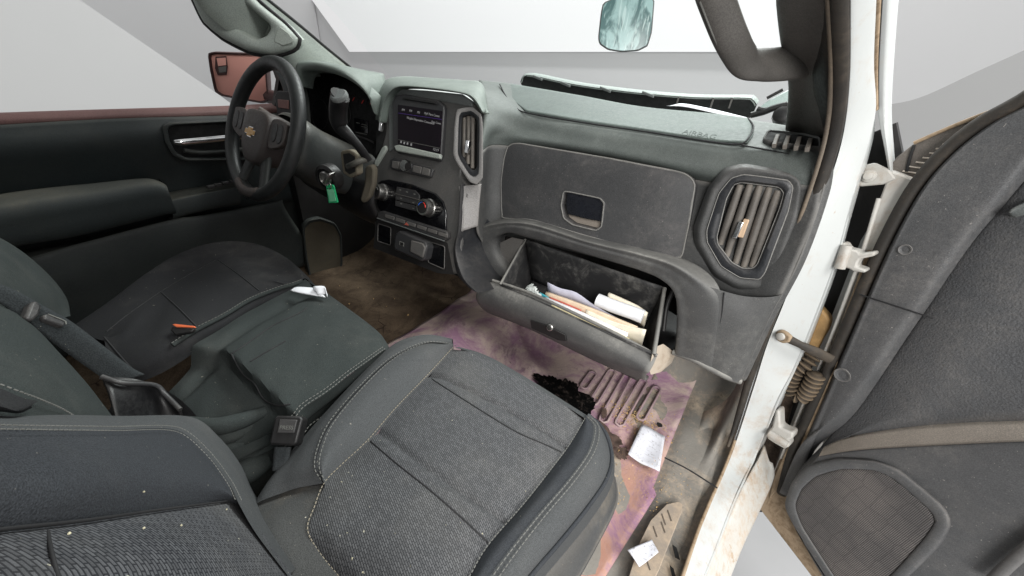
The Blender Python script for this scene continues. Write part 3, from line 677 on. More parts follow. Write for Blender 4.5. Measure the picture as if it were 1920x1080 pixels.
# soffit closing the dash underneath
sb = cv('Y', .79, [(905, 547, .80), (1000, 610, .80), (1265, 664, .79), (1330, 690, .785), (1388, 716, .80)])
loft('underside', [sb, [p + V((0, .3, .03)) for p in sb]], MT['black'], dash, nu=30, nv=3)
loft('cavity_back', [[p + V((0, .10, .03)) for p in I], [V((.36, 1.02, .30)) for p in I]], MT['black'], dash, nu=40, nv=3)
cv0 = cv('Y', .83, [(935, 452), (960, 440), (985, 450), (960, 500), (950, 512)])
plate('inner_bracket', cv('Y', .82, [(938, 455), (960, 445), (982, 450), (958, 490), (948, 500), (938, 480)]), (0, -1, .3), .01, MT['stackgray'], dash)
# ---- open bin
bin_ = thing('glove_box_bin', 'open black glove box drawer full of papers under the dashboard', 'glove box', V((.36, .75, .13)))
FL, FR = at(938, 533, 'Y', .725), at(1226, 664, 'Y', .725); BL, BR = at(985, 449, 'Y', .845), at(1246, 540, 'Y', .845)
dn = V((0, .055, -.15))
fl, fr, bl, br_ = FL + dn + V((.02, .01, 0)), FR + dn + V((-.02, .01, 0)), BL + dn * .95 + V((.02, -.02, 0)), BR + dn * .95 + V((-.02, -.02, 0))
t = NT('bin_plastic'); a = t.noise(14, 9, .75, dist=1.0); b = t.noise(90, 4, .6)
MT['bin'] = t.out(t.mix(t.math('MULTIPLY', t.ramp(a, .45, .72), t.ramp(b, .3, .7, .3, 1)), (.022, .022, .023), (.16, .155, .145)), .6, t.bump(b, .2, .001), spec=.4)
def sheet(name, quad, mat, parent, th=.004, n=10):
    a, b, c, d = quad
    return loft(name, [[a, b], [d, c]], mat, parent, nu=n, nv=n, thick=th)
sheet('bin_back', (BL, BR, br_, bl), MT['bin'], bin_); sheet('bin_side', (BL, FL, fl, bl), MT['bin'], bin_); sheet('bin_side', (BR, FR, fr, br_), MT['bin'], bin_)
sheet('bin_floor', (bl, br_, fr, fl), MT['bin'], bin_); sheet('bin_front', (FL, FR, fr, fl), MT['bin'], bin_)
tube('bin_rim', [FL, BL], .0035, MT['lower'], bin_, n=8); tube('bin_rim', [FR, BR], .005, MT['lower'], bin_, n=8)
# outer front panel, rounded
fp0 = cv('Y', .73, [(925, 527, .735), (1000, 553, .735), (1110, 605, .735), (1180, 640, .735), (1232, 668, .735)])
fp1 = cv('Y', .715, [(903, 537), (990, 568), (1110, 624), (1180, 658), (1225, 684)])
fp2 = cv('Y', .705, [(893, 552), (980, 586), (1100, 641), (1170, 674), (1217, 698)])
fp3 = cv('Y', .715, [(897, 570), (980, 602), (1090, 655), (1165, 688), (1212, 702)])
fp4 = [p + V((0, .05, -.06)) for p in fp3]; fp5 = [p + V((0, .11, -.10)) for p in fp3]
loft('bin_door', [fp0, fp1, fp2, fp3, fp4, fp5], MT['lower'], bin_, nu=40, nv=6, thick=.006)
tube('bin_lip', [p + V((0, -.003, .004)) for p in fp0], .004, MT['lower'], bin_, n=30)
ck = cv('Y', .73, [(1225, 652, .74), (1243, 645, .77), (1266, 662, .80), (1258, 680, .80), (1238, 697, .77), (1220, 702, .72), (1217, 690, .712), (1222, 668, .72)])
MT['cream'] = paint('cream_flange', (.42, .36, .29), (.12, .08, .05), .6, .45, .7, .7, 25)
plate('bin_cheek', ck, (-.3, -.8, .5), .006, MT['cream'], bin_)
LPn = Plane(at(1030, 612, 'Y', .70), (0, -.9, -.35))
plate('bin_latch', [p + V((0, -.012, 0)) for p in cv('Y', .712, [(998, 596), (1030, 606), (1064, 623), (1066, 636), (1050, 634), (1000, 612)])], (0, -.9, .3), .008, MT['black'], bin_, bevel=.002)
lathe('lock_cylinder', at(1031, 614, 'Y', .699), (0, -.9, .3), [(.009, -.004), (.009, .002), (.007, .004)], MT['metal'], bin_, sides=18)
# ---- right-hand struts inside the opening
tube('strut', cv('Y', .8, [(1262, 545, .83), (1250, 575, .82), (1244, 620, .80)]), .005, MT['black'], dash, n=10)

# ================================================================== CENTRE STACK (part of the dash)
SPk = Plane((-.15, .70, .36), (0, -1, .35))
def sp_(px, off=0.0): return pl(SPk, px, off)
face = dense_poly(sp_([(742, 166), (800, 170), (868, 178), (890, 195), (880, 260), (862, 330), (880, 350), (868, 425), (862, 470), (872, 512), (850, 515), (705, 462), (700, 400), (697, 350), (706, 300), (722, 250), (724, 200), (728, 178)]), 96, .35)
stk = plate('stack_face', face, SPk.n, .05, MT['stackgray'], dash, bevel=.006)
# hood over the stack
hdc = [(712, 195), (725, 172), (748, 160), (800, 162), (860, 170), (885, 182), (898, 205)]
h0 = cv('Y', .80, [(714, 230, .775), (722, 195, .79), (734, 174, .80), (754, 164, .81), (805, 167, .81), (862, 175, .81), (884, 186, .81), (903, 212, .80)])
h1 = cv('Y', .80, [(711, 228, .77), (718, 190, .785), (731, 169, .795), (753, 160, .805), (805, 163, .805), (863, 171, .805), (889, 182, .80), (907, 210, .79)])
hm = cv('Y', .86, [(706, 224, .80), (710, 184, .82), (725, 159, .84), (752, 151, .86), (806, 153, .87), (866, 160, .87), (900, 173, .86), (914, 208, .84)])
h2 = cv('Y', .95, [(704, 225, .86), (708, 180, .88), (722, 151, .95), (755, 143, .98), (810, 146, 1.0), (868, 150, 1.02), (904, 157, 1.02), (920, 208, .93)])
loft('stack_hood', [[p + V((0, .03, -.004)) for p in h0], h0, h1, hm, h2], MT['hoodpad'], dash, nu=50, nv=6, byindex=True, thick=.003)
# silver rail right of the stack
rail = [(872, 182), (890, 196), (900, 215)]
loft('silver_rail', [sp_([(861, 350), (864, 368), (868, 395), (866, 434)], .003), [a.lerp(b, .1) + SPk.n * .003 for a, b in zip(sp_([(861, 350), (864, 368), (868, 395), (866, 434)], .003), cv('Y', .77, [(902, 345, .772), (900, 368, .77), (898, 395, .764), (896, 424, .756)]))], cv('Y', .77, [(902, 345, .772), (900, 368, .77), (898, 395, .764), (896, 424, .756)])], MT['silver2'], dash, nu=20, nv=6, byindex=True, thick=.004)
box('black_filler', (.03, .93, .31), (.05, 0, 0), (0, .04, 0), (0, 0, .11), MT['black'], dash)  # unseen black box added to stop light showing through the gap
o5 = [(856, 205), (885, 200), (903, 215), (905, 240), (905, 335), (893, 346), (880, 340), (856, 305), (850, 290), (852, 240)]
o6 = [(862, 212), (884, 208), (898, 220), (899, 240), (898, 325), (890, 332), (880, 326), (863, 298), (859, 288), (860, 240)]
cvn = vring('centre_vent', [(o5, -.004), (o5, .014), (o6, .012)], SPk, (880, 265), MT['silver2'], dash, n=60)
o7 = [(868, 219), (884, 216), (894, 224), (895, 240), (895, 314), (889, 320), (882, 316), (868, 292), (865, 284), (866, 240)]
vring('vent_bezel', [(o6, .0115), (o6, .013), (o7, .006), (o7, -.03)], SPk, (880, 265), MT['bezel'], cvn, n=60)
pplate('vent_cavity', SPk, o7, .004, MT['void'], cvn, off=-.018)
for a, b in (((871, 221), (870, 295)), ((879, 219), (878, 308)), ((887, 222), (886, 316))):
    p = [SPk.off(.0).hit(a[0] + (b[0] - a[0]) * k / 7, a[1] + (b[1] - a[1]) * k / 7) for k in range(8)]
    tube('vent_slat', p, .0055, MT['slat'], cvn, sides=8, flat=1.0)
box('vent_tab', SPk.off(.012).hit(877, 276), V((0, .003, .016)), V((.006, 0, 0)), SPk.n * .006, MT['chrome'], cvn, bevel=.002)
# left vent sliver
pplate('side_vent', SPk, [(710, 200), (722, 185), (722, 250), (716, 275), (705, 290), (706, 230)], .03, MT['void'], dash, off=.003)
box('vent_tab', SPk.off(.012).hit(715, 236), V((0, .004, .016)), V((.006, 0, 0)), SPk.n * .005, MT['chrome'], dash, bevel=.002)
pplate('side_trim', SPk, [(716, 276), (722, 272), (724, 280), (704, 312), (701, 305)], .02, MT['ltrim'], dash, off=.008, bevel=.003)
# silver brow over the screen
pplate('silver_brow', SPk, [(728, 180), (738, 170), (750, 166), (800, 169), (866, 176), (884, 188), (886, 200), (862, 196), (830, 190), (750, 178), (742, 190), (735, 280), (729, 285)], .012, MT['silver'], dash, off=.004, bevel=.003)
# screen
scr = pplate('screen_frame', SPk, [(735, 190), (742, 177), (760, 176), (820, 187), (832, 198), (832, 210), (827, 290), (822, 302), (745, 287), (736, 280)], .03, MT['bezel'], dash, off=.014, bevel=.004)
t = NT('display'); nb = t.noise(30, 3, .5); t.out(t.mix(nb, (.004, .003, .005), (.010, .006, .010)), .35, spec=.15)
pane = pplate('display', SPk, [(746, 196), (828, 208), (824, 288), (746, 272)], .004, t.m, scr, off=.0175)
pplate('screen_lip', SPk, [(738, 273), (747, 271), (825, 289), (824, 298), (742, 283)], .012, MT['ltrim'], scr, off=.021, bevel=.003)
pplate('screen_brow', SPk, [(752, 183), (760, 181), (815, 190), (819, 196), (812, 195), (756, 186)], .006, MT['black'], scr, off=.019, bevel=.002)
t = NT('screen_text'); t.out((.22, .22, .22), .5); t.b.inputs['Emission Color'].default_value = (.6, .58, .6, 1); t.b.inputs['Emission Strength'].default_value = .12; MT['stext'] = t.m
ru = SPk.hit(826, 250) - SPk.hit(746, 236)
def stxt(s, u, v, size): text('screen_text', s, SPk.off(.0185).hit(u, v), V((1, 0, 0)), (0, .35, 1), size, .0002, MT['stext'], pane)
for s, u, v in (('AM', 756, 206), ('FM', 770, 208), ('M1', 785, 211), ('MyF', 799, 213), ('Para Conec', 814, 216)): stxt(s, u, v, .0085)
stxt('Ningún Dispositivo Conectado', 788, 226, .0085); stxt('Para Conec', 818, 230, .0075); stxt('12:19', 817, 281, .010)
for u, v in ((752, 266), (758, 268), (764, 269), (771, 271)): box('screen_icon', SPk.off(.018).hit(u, v), V((.0028, 0, 0)), V((0, .001, .003)), SPk.n * .0003, MT['stext'], pane)
tube('screen_line', sp_([(747, 212), (828, 224)], .018), .0006, simple('violet', (.08, .03, .25), .5), pane, n=4)
tube('screen_line', sp_([(747, 262), (825, 278)], .018), .0006, MT['stitch'], pane, n=4)
# audio control strip
aud = pplate('audio_panel', SPk, [(731, 298), (738, 295), (808, 313), (812, 318), (808, 332), (802, 334), (734, 318), (730, 312)], .012, MT['bezel'], dash, off=.008, bevel=.003)
for px in ([(735, 301), (748, 303), (746, 317), (734, 314)], [(749, 303), (757, 305), (755, 318), (747, 317)], [(775, 309), (790, 313), (788, 326), (773, 322)], [(792, 313), (806, 317), (804, 330), (790, 327)]):
    pplate('button', SPk, px, .006, MT['stackgray'], aud, off=.011, bevel=.0015)
lathe('volume_knob', SPk.off(.008).hit(765, 312), SPk.n, [(.017, 0), (.0165, .014), (.015, .016)], MT['chrome'], aud, sides=32, knurl=.016)
lathe('knob_face', SPk.off(.024).hit(765, 312), SPk.n, [(.0115, 0), (.0115, .0012)], MT['black'], aud, sides=24)
# climate panel
cl = pplate('climate_panel', SPk, [(706, 345), (714, 338), (728, 336), (770, 345), (815, 362), (830, 378), (836, 400), (836, 440), (800, 428), (712, 398), (706, 385)], .014, MT['gloss'], dash, off=.006, bevel=.003)
for px in ([(744, 350), (778, 357), (786, 366), (786, 374), (742, 362)], [(742, 364), (786, 376), (786, 386), (741, 374)], [(741, 376), (786, 388), (786, 398), (741, 386)]):
    pplate('button_row', SPk, px, .005, MT['bezel'], cl, off=.009, bevel=.001)
tube('chrome_line', sp_([(742, 363), (787, 375)], .010), .0012, MT['stackgray'], cl, n=4)
for u, v in ((750, 356), (763, 360), (777, 364), (752, 372), (775, 380), (752, 382), (775, 391)):
    box('button_icon', SPk.off(.0095).hit(u, v), V((.0035, 0, 0)), V((0, .0006, .0016)), SPk.n * .0004, MT['stitch'], cl)
for u, v, r in ((719, 361, .0235), (806, 390, .0235)):
    c0 = SPk.off(.006).hit(u, v); ax = SPk.n
    kn = lathe('knob', c0, ax, [(r * 1.12, 0), (r * 1.12, .006), (r, .008), (r * .97, .028), (r * .9, .031)], MT['metal'], cl, sides=44, knurl=r * .95)
    lathe('knob_face', c0 + ax * .031, ax, [(r * .74, 0), (r * .74, .001)], MT['black'], kn, sides=28)
    a, b, n_ = basis(ax)
    for k, (t0, t1, mm) in enumerate(((100, 175, 'bl'), (5, 80, 'rd')) if u > 750 else ((30, 170, 'w'),)):
        arc = [c0 + ax * .0325 + a * math.cos(math.radians(q)) * r * .56 + b * math.sin(math.radians(q)) * r * .56 for q in range(t0, t1, 9)]
        tube('dial_mark', arc, .0013, {'bl': simple('dial_blue', (.03, .12, .5), .4), 'rd': simple('dial_red', (.6, .03, .02), .4), 'w': MT['stitch']}[mm], kn, sides=6)
# switch ledge
sw = pplate('switch_bar', SPk, [(708, 397), (716, 395), (838, 434), (839, 446), (833, 452), (706, 409)], .018, MT['bezel'], dash, off=.018, bevel=.004)
for k in range(6):
    u = 722 + k * 20; v = 401 + k * 6.6
    pplate('switch', SPk, [(u, v), (u + 17, v + 5.6), (u + 16, v + 12), (u - 1, v + 6.4)], .004, MT['stackgray'], sw, off=.0205, bevel=.001)
tube('chrome_line', sp_([(707, 409), (833, 452)], .018), .0016, MT['silver'], sw, n=6)
pplate('hazard_mark', SPk, [(762, 417), (766, 423), (758, 421)], .001, MT['redcard'], sw, off=.0215)
# lower stack
lw = pplate('lower_stack', SPk, [(705, 410), (838, 455), (850, 515), (820, 512), (700, 465)], .03, MT['black'], dash, off=.002)
for px in ([(709, 419), (733, 427), (732, 460), (708, 452)], [(805, 453), (834, 462), (833, 505), (803, 492)]):
    rr_ = sp_(px, .006); q = plate('cubby_panel', rr_, SPk.n, .006, MT['gloss'], lw, bevel=.002)
    tube('cubby_rim', dense_poly(rr_, 40, .2), .0013, MT['stackgray'], q, closed=True)
mo = pplate('power_module', SPk, [(740, 438), (748, 432), (796, 452), (800, 462), (795, 486), (788, 490), (740, 470), (737, 462)], .05, MT['bezel'], lw, off=.035, bevel=.006)
pplate('usb_port', SPk, [(749, 452), (757, 455), (756, 462), (748, 459)], .002, MT['stitch'], mo, off=.037)
pplate('usb_hole', SPk, [(751, 454), (756, 456), (755, 461), (750, 459)], .002, MT['void'], mo, off=.038)
pplate('module_flap', SPk, [(770, 450), (792, 456), (797, 464), (792, 484), (768, 472)], .006, MT['stackgray'], mo, off=.040, bevel=.003)
# dark column under the stack and right side of the stack
s0_ = sp_([(872, 345), (868, 425), (862, 470), (878, 520), (905, 548)], 0); s1_ = [p + V((.02, .16, -.02)) for p in s0_]
loft('stack_side', [sp_([(862, 350), (858, 425), (850, 470), (858, 515), (880, 540)], .004), s0_, s1_], MT['bezel'], dash, nu=24, nv=4)
loft('stack_underside', [sp_([(700, 462), (760, 488), (850, 514), (905, 548)]), [p + V((0, .25, -.03)) for p in sp_([(700, 462), (760, 488), (850, 514), (905, 548)])]], MT['black'], dash, nu=12, nv=3)
# ---- instrument cluster hood, driver side
c0 = cv('Y', .72, [(556, 160, .70), (560, 140, .705), (572, 130, .71), (610, 133, .72), (655, 150, .735), (690, 180, .76), (705, 215, .78)])
c1 = [p + V((0, -.004, .012)) for p in cv('Y', .73, [(556, 155, .72), (560, 130, .73), (575, 123, .735), (612, 125, .74), (658, 140, .755), (694, 170, .78), (708, 205, .80)])]
c2 = cv('Y', .95, [(558, 150, .80), (562, 127, .86), (585, 120, .90), (650, 127, .96), (710, 136, .96), (722, 146, .95), (726, 190, .88)])
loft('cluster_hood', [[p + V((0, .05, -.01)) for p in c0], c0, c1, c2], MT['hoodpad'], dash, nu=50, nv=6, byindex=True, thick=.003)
CP = Plane((-.42, .86, .62), (0, -1, .25))
clu = pplate('instrument_cluster', CP, [(555, 135), (620, 135), (720, 170), (720, 300), (690, 300), (560, 270), (545, 200)], .03, MT['void'], dash)
t = NT('cluster_red'); t.out((.4, .03, .02), .4); t.b.inputs['Emission Color'].default_value = (.6, .04, .03, 1); t.b.inputs['Emission Strength'].default_value = .06; MT['cred'] = t.m
for u, v in ((661, 189), (678, 194), (694, 195)):
    cc = CP.off(.004).hit(u, v); a, b, n_ = basis(CP.n)
    gg = tube('gauge_arc', [cc + a * math.cos(q / 10) * .022 + b * math.sin(q / 10) * .022 for q in range(-5, 37, 3)], .0012, MT['seam'], clu)
    tube('gauge_needle', [cc, cc + a * .008 + b * .011], .0012, MT['cred'], gg, n=3)
inf = pplate('info_display', CP, [(664, 221), (689, 226), (690, 250), (665, 245)], .003, MT['gloss'], clu, off=.004)
for k, (u0, u1, v) in enumerate(((668, 674, 230), (678, 687, 233), (678, 687, 237), (667, 688, 248))):
    tube('display_mark', [CP.off(.0055).hit(u0, v), CP.off(.0055).hit(u1, v + (u1 - u0) * .2)], .0012, MT['stitch'], inf, n=3)
for g, cx, r in (('a', 600, .05), ('b', 640, .05)):
    cc = CP.off(.003).hit(cx, 215); a, b, n_ = basis(CP.n)
    tube('gauge_ring', [cc + a * math.cos(q / 8) * r + b * math.sin(q / 8) * r for q in range(50)], .0012, MT['bezel'], clu, closed=True)
tube('cluster_trim', CP.off(.02) and [CP.off(.02).hit(u, v) for u, v in ((662, 252), (690, 262), (702, 268))], .003, MT['bezel'], clu, n=8)
# left side dash end, light switch and left vent
le = cv('Y', .76, [(556, 135, .78), (575, 170, .76), (580, 205, .75), (582, 250, .74), (576, 300, .72)])
loft('dash_end', [[p + V((-.17, .02, .0)) for p in le], [p + V((-.10, -.02, .0)) for p in le], le], MT['ddoor'], dash, nu=20, nv=5, thick=.003)
sbx = Plane(at(530, 200, 'Y', .70), (.3, -1, .1))
lsw = pplate('light_switch_panel', sbx, [(514, 180), (520, 170), (540, 172), (546, 185), (545, 225), (520, 218)], .02, MT['black'], dash, off=.002, bevel=.003)
pplate('light_switch', sbx, [(520, 186), (540, 188), (540, 205), (521, 202)], .006, MT['redtrim'], lsw, off=.006, bevel=.002)
# knee panel under the column
kp = cv('Y', .66, [(545, 270, .70), (600, 300, .68), (660, 330, .67), (705, 345, .70)])
loft('knee_panel', [kp, [p + V((0, -.01, -.07)) for p in kp], [p + V((0, .05, -.16)) for p in kp], [p + V((0, .25, -.18)) for p in kp]], MT['black'], dash, nu=24, nv=5, thick=.003)
box('stack_core', (-.16, .92, .45), (.16, 0, 0), (0, .10, 0), (0, 0, .22), MT['black'], dash)

# ================================================================== STEERING WHEEL
WC = V((-.42, .49, .625)); tl = math.radians(25); yw = math.radians(-3)
wu = V((0, math.sin(tl), math.cos(tl))); wr = V((math.cos(yw), math.sin(yw), 0)); wn = wr.cross(wu)   # wn points at the driver (-Y)
if wn.y > 0: wn = -wn
wheel = thing('steering_wheel', 'black steering wheel with gold cross emblem on its dusty hub', 'steering wheel', WC)
def wp(x, y, z=0.0): return WC + wr * x + wu * y + wn * z
MT['wheel'] = plastic('wheel_rim', (.012, .013, .014), .45, (.10, .11, .10), .35, .6)
MT['hub'] = plastic('wheel_hub', (.050, .043, .041), .5, (.17, .13, .11), .45, .6)
RR = .163
tube('rim', [wp(RR * math.cos(q * math.pi / 32), RR * math.sin(q * math.pi / 32), 0) for q in range(64)], .0165, MT['wheel'], wheel, sides=16, closed=True)
hubo = [(x, y - .014) for x, y in ((-.058, .048), (-.03, .058), (.03, .058), (.058, .048), (.066, .02), (.058, -.03), (.035, -.066), (0, -.076), (-.035, -.066), (-.058, -.03), (-.066, .02))]
hub = loft('hub', [[wp(x * .9, y * .9, -.05) for x, y in hubo], [wp(x, y, -.02) for x, y in hubo], [wp(x * .97, y * .97, .012) for x, y in hubo], [wp(x * .8, y * .8, .022) for x, y in hubo], [wp(x * .02, y * .02, .026) for x, y in hubo]], MT['hub'], wheel, nu=48, nv=4, closed=True)
for s in (-1, 1):
    sp1 = [wp(s * .045, .005, -.008), wp(s * .09, .008, -.004), wp(s * .155, .012, 0)]
    tube('spoke', sp1, [.034, .030, .022], MT['bezel'], wheel, n=0, sides=12, flat=.42, upv=wn)
    padp = [wp(s * x, y, .014) for x, y in ((.068, .030), (.128, .034), (.136, .02), (.134, -.015), (.10, -.032), (.070, -.030))]
    bp = plate('button_pad', spline(padp, 36, True), wn, .012, MT['hub'], wheel, bevel=.002)
    for dx in (0, 1):
        plate('wheel_button', spline([wp(s * (.080 + .026 * dx + a), b, .0155) for a, b in ((0, .022), (.02, .022), (.02, -.012), (.002, -.016))], 20, True), wn, .004, MT['black'], bp, bevel=.001)
    tube('lower_spoke', [wp(s * .03, -.055, -.006), wp(s * .045, -.10, -.004), wp(s * .062, -.150, 0)], [.022, .018, .017], MT['wheel'], wheel, n=10 and 0, sides=12, flat=.5, upv=wn)
tube('lower_trim', [wp(-.058, -.148, .009), wp(-.03, -.157, .012), wp(0, -.160, .013), wp(.03, -.157, .012), wp(.058, -.148, .009)], .012, MT['hub'], wheel, n=14, sides=10, flat=.6, upv=wn)
em = [(-.021, .0052), (-.009, .0052), (-.0075, .0105), (.0105, .0105), (.009, .0052), (.023, .0052), (.021, -.0052), (.009, -.0052), (.0075, -.0105), (-.0105, -.0105), (-.009, -.0052), (-.023, -.0052)]
ring_ = plate('emblem_edge', [wp(x * 1.14, y * 1.2 - .014, .0262) for x, y in em], wn, .004, MT['chrome'], hub)
plate('emblem', [wp(x, y - .014, .0285) for x, y in em], wn, .003, MT['gold'], hub)
# ---- column
colm = thing('steering_column', 'grey steering column shroud with black shift lever and ignition lock', 'steering column', V((-.38, .6, .48)))
MT['col'] = plastic('column_plastic', (.042, .046, .045), .5, (.22, .20, .16), .45, .6)
def colring(c, w, h, d): 
    return [c + wr * (w * math.copysign(abs(math.cos(q)) ** .7, math.cos(q))) + wu * (h * math.copysign(abs(math.sin(q)) ** .7, math.sin(q))) for q in [2 * math.pi * k / 24 for k in range(24)]]
ca = -wn
ccs = [(wp(0, 0, -.045), .055, .055), (wp(.01, -.005, -.06), .085, .070), (wp(.006, -.022, -.12), .076, .075), (wp(.004, -.03, -.18), .076, .078), (wp(.0, -.03, -.30), .07, .07)]
loft('column_shroud', [colring(c, w_, h_, 0) for c, w_, h_ in ccs], MT['col'], colm, nu=48, nv=5, closed=True, toward=False, cap=False)
lv0 = at(690, 302, 'Y', .60)
lev = cv('Y', .60, [(690, 300, .60), (672, 274, .58), (652, 252, .565), (637, 236, .56), (634, 205, .555), (638, 178, .55)])
tube('shift_lever', spline(lev, 24), [.012] * 8 + [.013 + .008 * k / 6 for k in range(6)] + [.022] * 10, MT['black'], colm, sides=14, flat=.7, upv=(.3, -1, 0))
lathe('lever_button', lev[-1] + V((0, -.004, .0)), (.15, -.55, .9), [(.019, -.006), (.019, .000), (.016, .003), (.004, .003)], MT['silver'], colm, sides=22)
MT['tanp'] = plastic('sandy_plastic', (.13, .115, .085), .7, (.32, .27, .19), .5, .4)
BT = Plane(at(658, 305, 'Y', .575), (.15, -1, .1))
bt = plate('lever_boot', dense_poly(pl(BT, [(637, 283), (654, 280), (669, 290), (671, 327), (656, 334), (642, 325)]), 40, .4), BT.n, .02, MT['tanp'], colm, bevel=.004)
pplate('boot_opening', BT, [(643, 289), (654, 287), (664, 294), (665, 322), (655, 327), (647, 320)], .004, MT['void'], bt, off=.0025)
tube('lever_arm', cv('Y', .60, [(653, 312, .573), (662, 308, .568), (674, 302, .575), (686, 300, .595)]), .0075, MT['col'], colm, n=10, sides=10)
pplate('column_trim', Plane(at(688, 340, 'Y', .66), (.2, -1, .1)), [(684, 312), (696, 308), (701, 318), (700, 345), (692, 370), (680, 382), (674, 374), (682, 345)], .02, plastic('dim_tan', (.10, .088, .068), .7, (.28, .24, .17), .4, .3), colm, bevel=.006)
KP = Plane(at(614, 335, 'Y', .545), (.25, -1, -.05))
lathe('ignition_ring', KP.hit(614, 334), KP.n, [(.034, -.02), (.034, .004), (.026, .008), (.024, .003)], MT['black'], colm, sides=30)
lathe('ignition_lock', KP.off(.003).hit(614, 334), KP.n, [(.019, 0), (.019, .008), (.016, .010), (.015, .006), (.006, .006)], MT['metal'], colm, sides=26)
tube('turn_stalk', cv('Y', .56, [(484, 205, .55), (495, 212, .56), (512, 222, .58), (530, 232, .60)]), [.010, .0105, .008, .008], MT['hub'], colm, sides=10)
key = thing('ignition_key', 'key in the ignition with green plastic tag hanging from it', 'key', KP.hit(616, 345))
bm = bmesh.new(); kb = KP.off(.016); obox(bm, kb.hit(617, 333), (kb.hit(622, 325) - kb.hit(612, 341)) * .55, (kb.hit(621, 335) - kb.hit(613, 331)) * .3, KP.n * .012); finish(bm, 'key_head', MT['metal'], key, bevel=.003)
kr = KP.off(.02).hit(616, 343)
tube('key_ring', [kr + V((math.cos(q / 3) * .009, 0, math.sin(q / 3) * .009 - .006)) for q in range(19)], .0011, MT['metal'], key, closed=True)
tg = plate('green_tag', pl(KP.off(.02), [(611, 349), (617, 346), (624, 347), (626, 351), (633, 380), (616, 381)]), KP.n, .004, MT['green'], key, bevel=.001)
plate('tag_label', pl(KP.off(.0215), [(613, 355), (625, 355), (630, 377), (618, 378)]), KP.n, .001, MT['greenl'], tg)

# ================================================================== DRIVER DOOR
dd = thing('driver_door', 'dark driver door panel with chrome handle and grey armrest', 'door', V((-.82, .3, -.05)))
def dcv(pts, x): return cv('X', x, pts)
T0 = dcv([(-250, 222), (0, 211), (220, 204), (430, 198), (540, 192)], -.87); T1 = dcv([(-250, 224), (0, 213), (220, 206), (430, 200), (540, 194)], -.845)
T2 = dcv([(-250, 240), (0, 224), (220, 215), (430, 207), (545, 200)], -.825); T3 = dcv([(-250, 250), (0, 234), (220, 222), (430, 216), (550, 210)], -.82)
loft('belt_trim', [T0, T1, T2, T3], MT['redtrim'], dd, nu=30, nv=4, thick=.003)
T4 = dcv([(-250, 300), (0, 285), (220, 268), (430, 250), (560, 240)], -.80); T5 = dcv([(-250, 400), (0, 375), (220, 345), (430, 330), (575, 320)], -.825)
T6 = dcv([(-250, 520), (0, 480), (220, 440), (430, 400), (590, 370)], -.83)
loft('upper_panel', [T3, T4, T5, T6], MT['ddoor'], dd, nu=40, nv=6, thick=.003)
R0 = dcv([(-300, 425), (0, 364), (180, 343), (272, 334), (300, 340)], -.80); R1 = dcv([(-300, 440), (0, 378), (180, 352), (280, 338), (310, 346)], -.745)
R2 = dcv([(-300, 455), (0, 392), (180, 365), (285, 347), (315, 355)], -.72); R3 = dcv([(-300, 500), (0, 425), (180, 392), (295, 370), (322, 375)], -.715)
R4 = dcv([(-300, 560), (0, 470), (150, 442), (300, 405), (330, 400)], -.735); R5 = [p + V((-.09, .0, .005)) for p in R4]
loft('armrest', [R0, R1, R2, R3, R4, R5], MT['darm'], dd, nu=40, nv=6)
loft('armrest_end', [[r[-1] for r in (R1, R2, R3, R4)], [r[-1] + V((-.09, .01, 0)) for r in (R1, R2, R3, R4)]], MT['darm'], dd, nu=14, nv=3)
G0 = dcv([(314, 374), (350, 366), (400, 357), (450, 348)], -.76); G1 = dcv([(316, 380), (352, 372), (400, 362), (450, 353)], -.745); G2 = dcv([(325, 410), (360, 400), (405, 390), (450, 382)], -.75)
loft('pull_cup_rail', [[p + V((-.06, 0, 0)) for p in G0], G0, G1, G2, [p + V((-.06, 0, -.01)) for p in G2]], MT['darm'], dd, nu=20, nv=4)
L0 = dcv([(-250, 590), (60, 492), (200, 452), (330, 418), (372, 405), (450, 390), (530, 375)], -.78); L1 = dcv([(-250, 590), (60, 485), (200, 446), (332, 412), (372, 408), (450, 395), (530, 380)], -.755)
L2 = dcv([(-200, 680), (90, 535), (230, 495), (345, 458), (390, 440), (470, 420), (540, 400)], -.75); L3 = dcv([(-150, 760), (130, 585), (260, 545), (380, 505), (470, 480), (530, 465), (570, 450)], -.77)
L4 = [p + V((-.02, 0, -.12)) for p in L3]
MT['dpocket'] = plastic('door_pocket', (.030, .036, .036), .6, (.12, .12, .10), .3, .5)
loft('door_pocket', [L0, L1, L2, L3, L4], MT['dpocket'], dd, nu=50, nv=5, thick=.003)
# handle recess
HD = Plane((-.797, .5, .5), (1, 0, 0))
hro = dense_poly(pl(HD, [(303, 238), (315, 230), (440, 224), (470, 224), (470, 300), (345, 301), (322, 290), (308, 265)]), 60, .3)
hrc = HD.hit(380, 262)
rec = loft('handle_surround', [[p - HD.n * .01 for p in hro], [p + HD.n * .008 for p in hro], [p.lerp(hrc, .10) + HD.n * .008 for p in hro], [p.lerp(hrc, .14) - HD.n * .004 for p in hro]], MT['ddoor'], dd, nu=60, nv=2, closed=True, byindex=True)
plate('handle_cavity', [p.lerp(hrc, .12) - HD.n * .003 for p in hro], HD.n, .003, MT['void'], rec)
hh = cv('X', -.77, [(326, 266), (335, 267), (380, 263), (420, 259), (450, 256)])
tube('door_handle', spline(hh, 16), [.006, .0095] + [.010] * 14, MT['chrome'], rec, sides=12)
tube('handle_lower', cv('X', -.775, [(345, 282), (375, 286), (420, 284), (460, 280)]), .007, MT['ddoor'], rec, n=10)
box('inner_skin', (-.868, .25, .26), (.012, 0, 0), (0, .85, 0), (0, 0, .35), MT['ddoor'], dd)
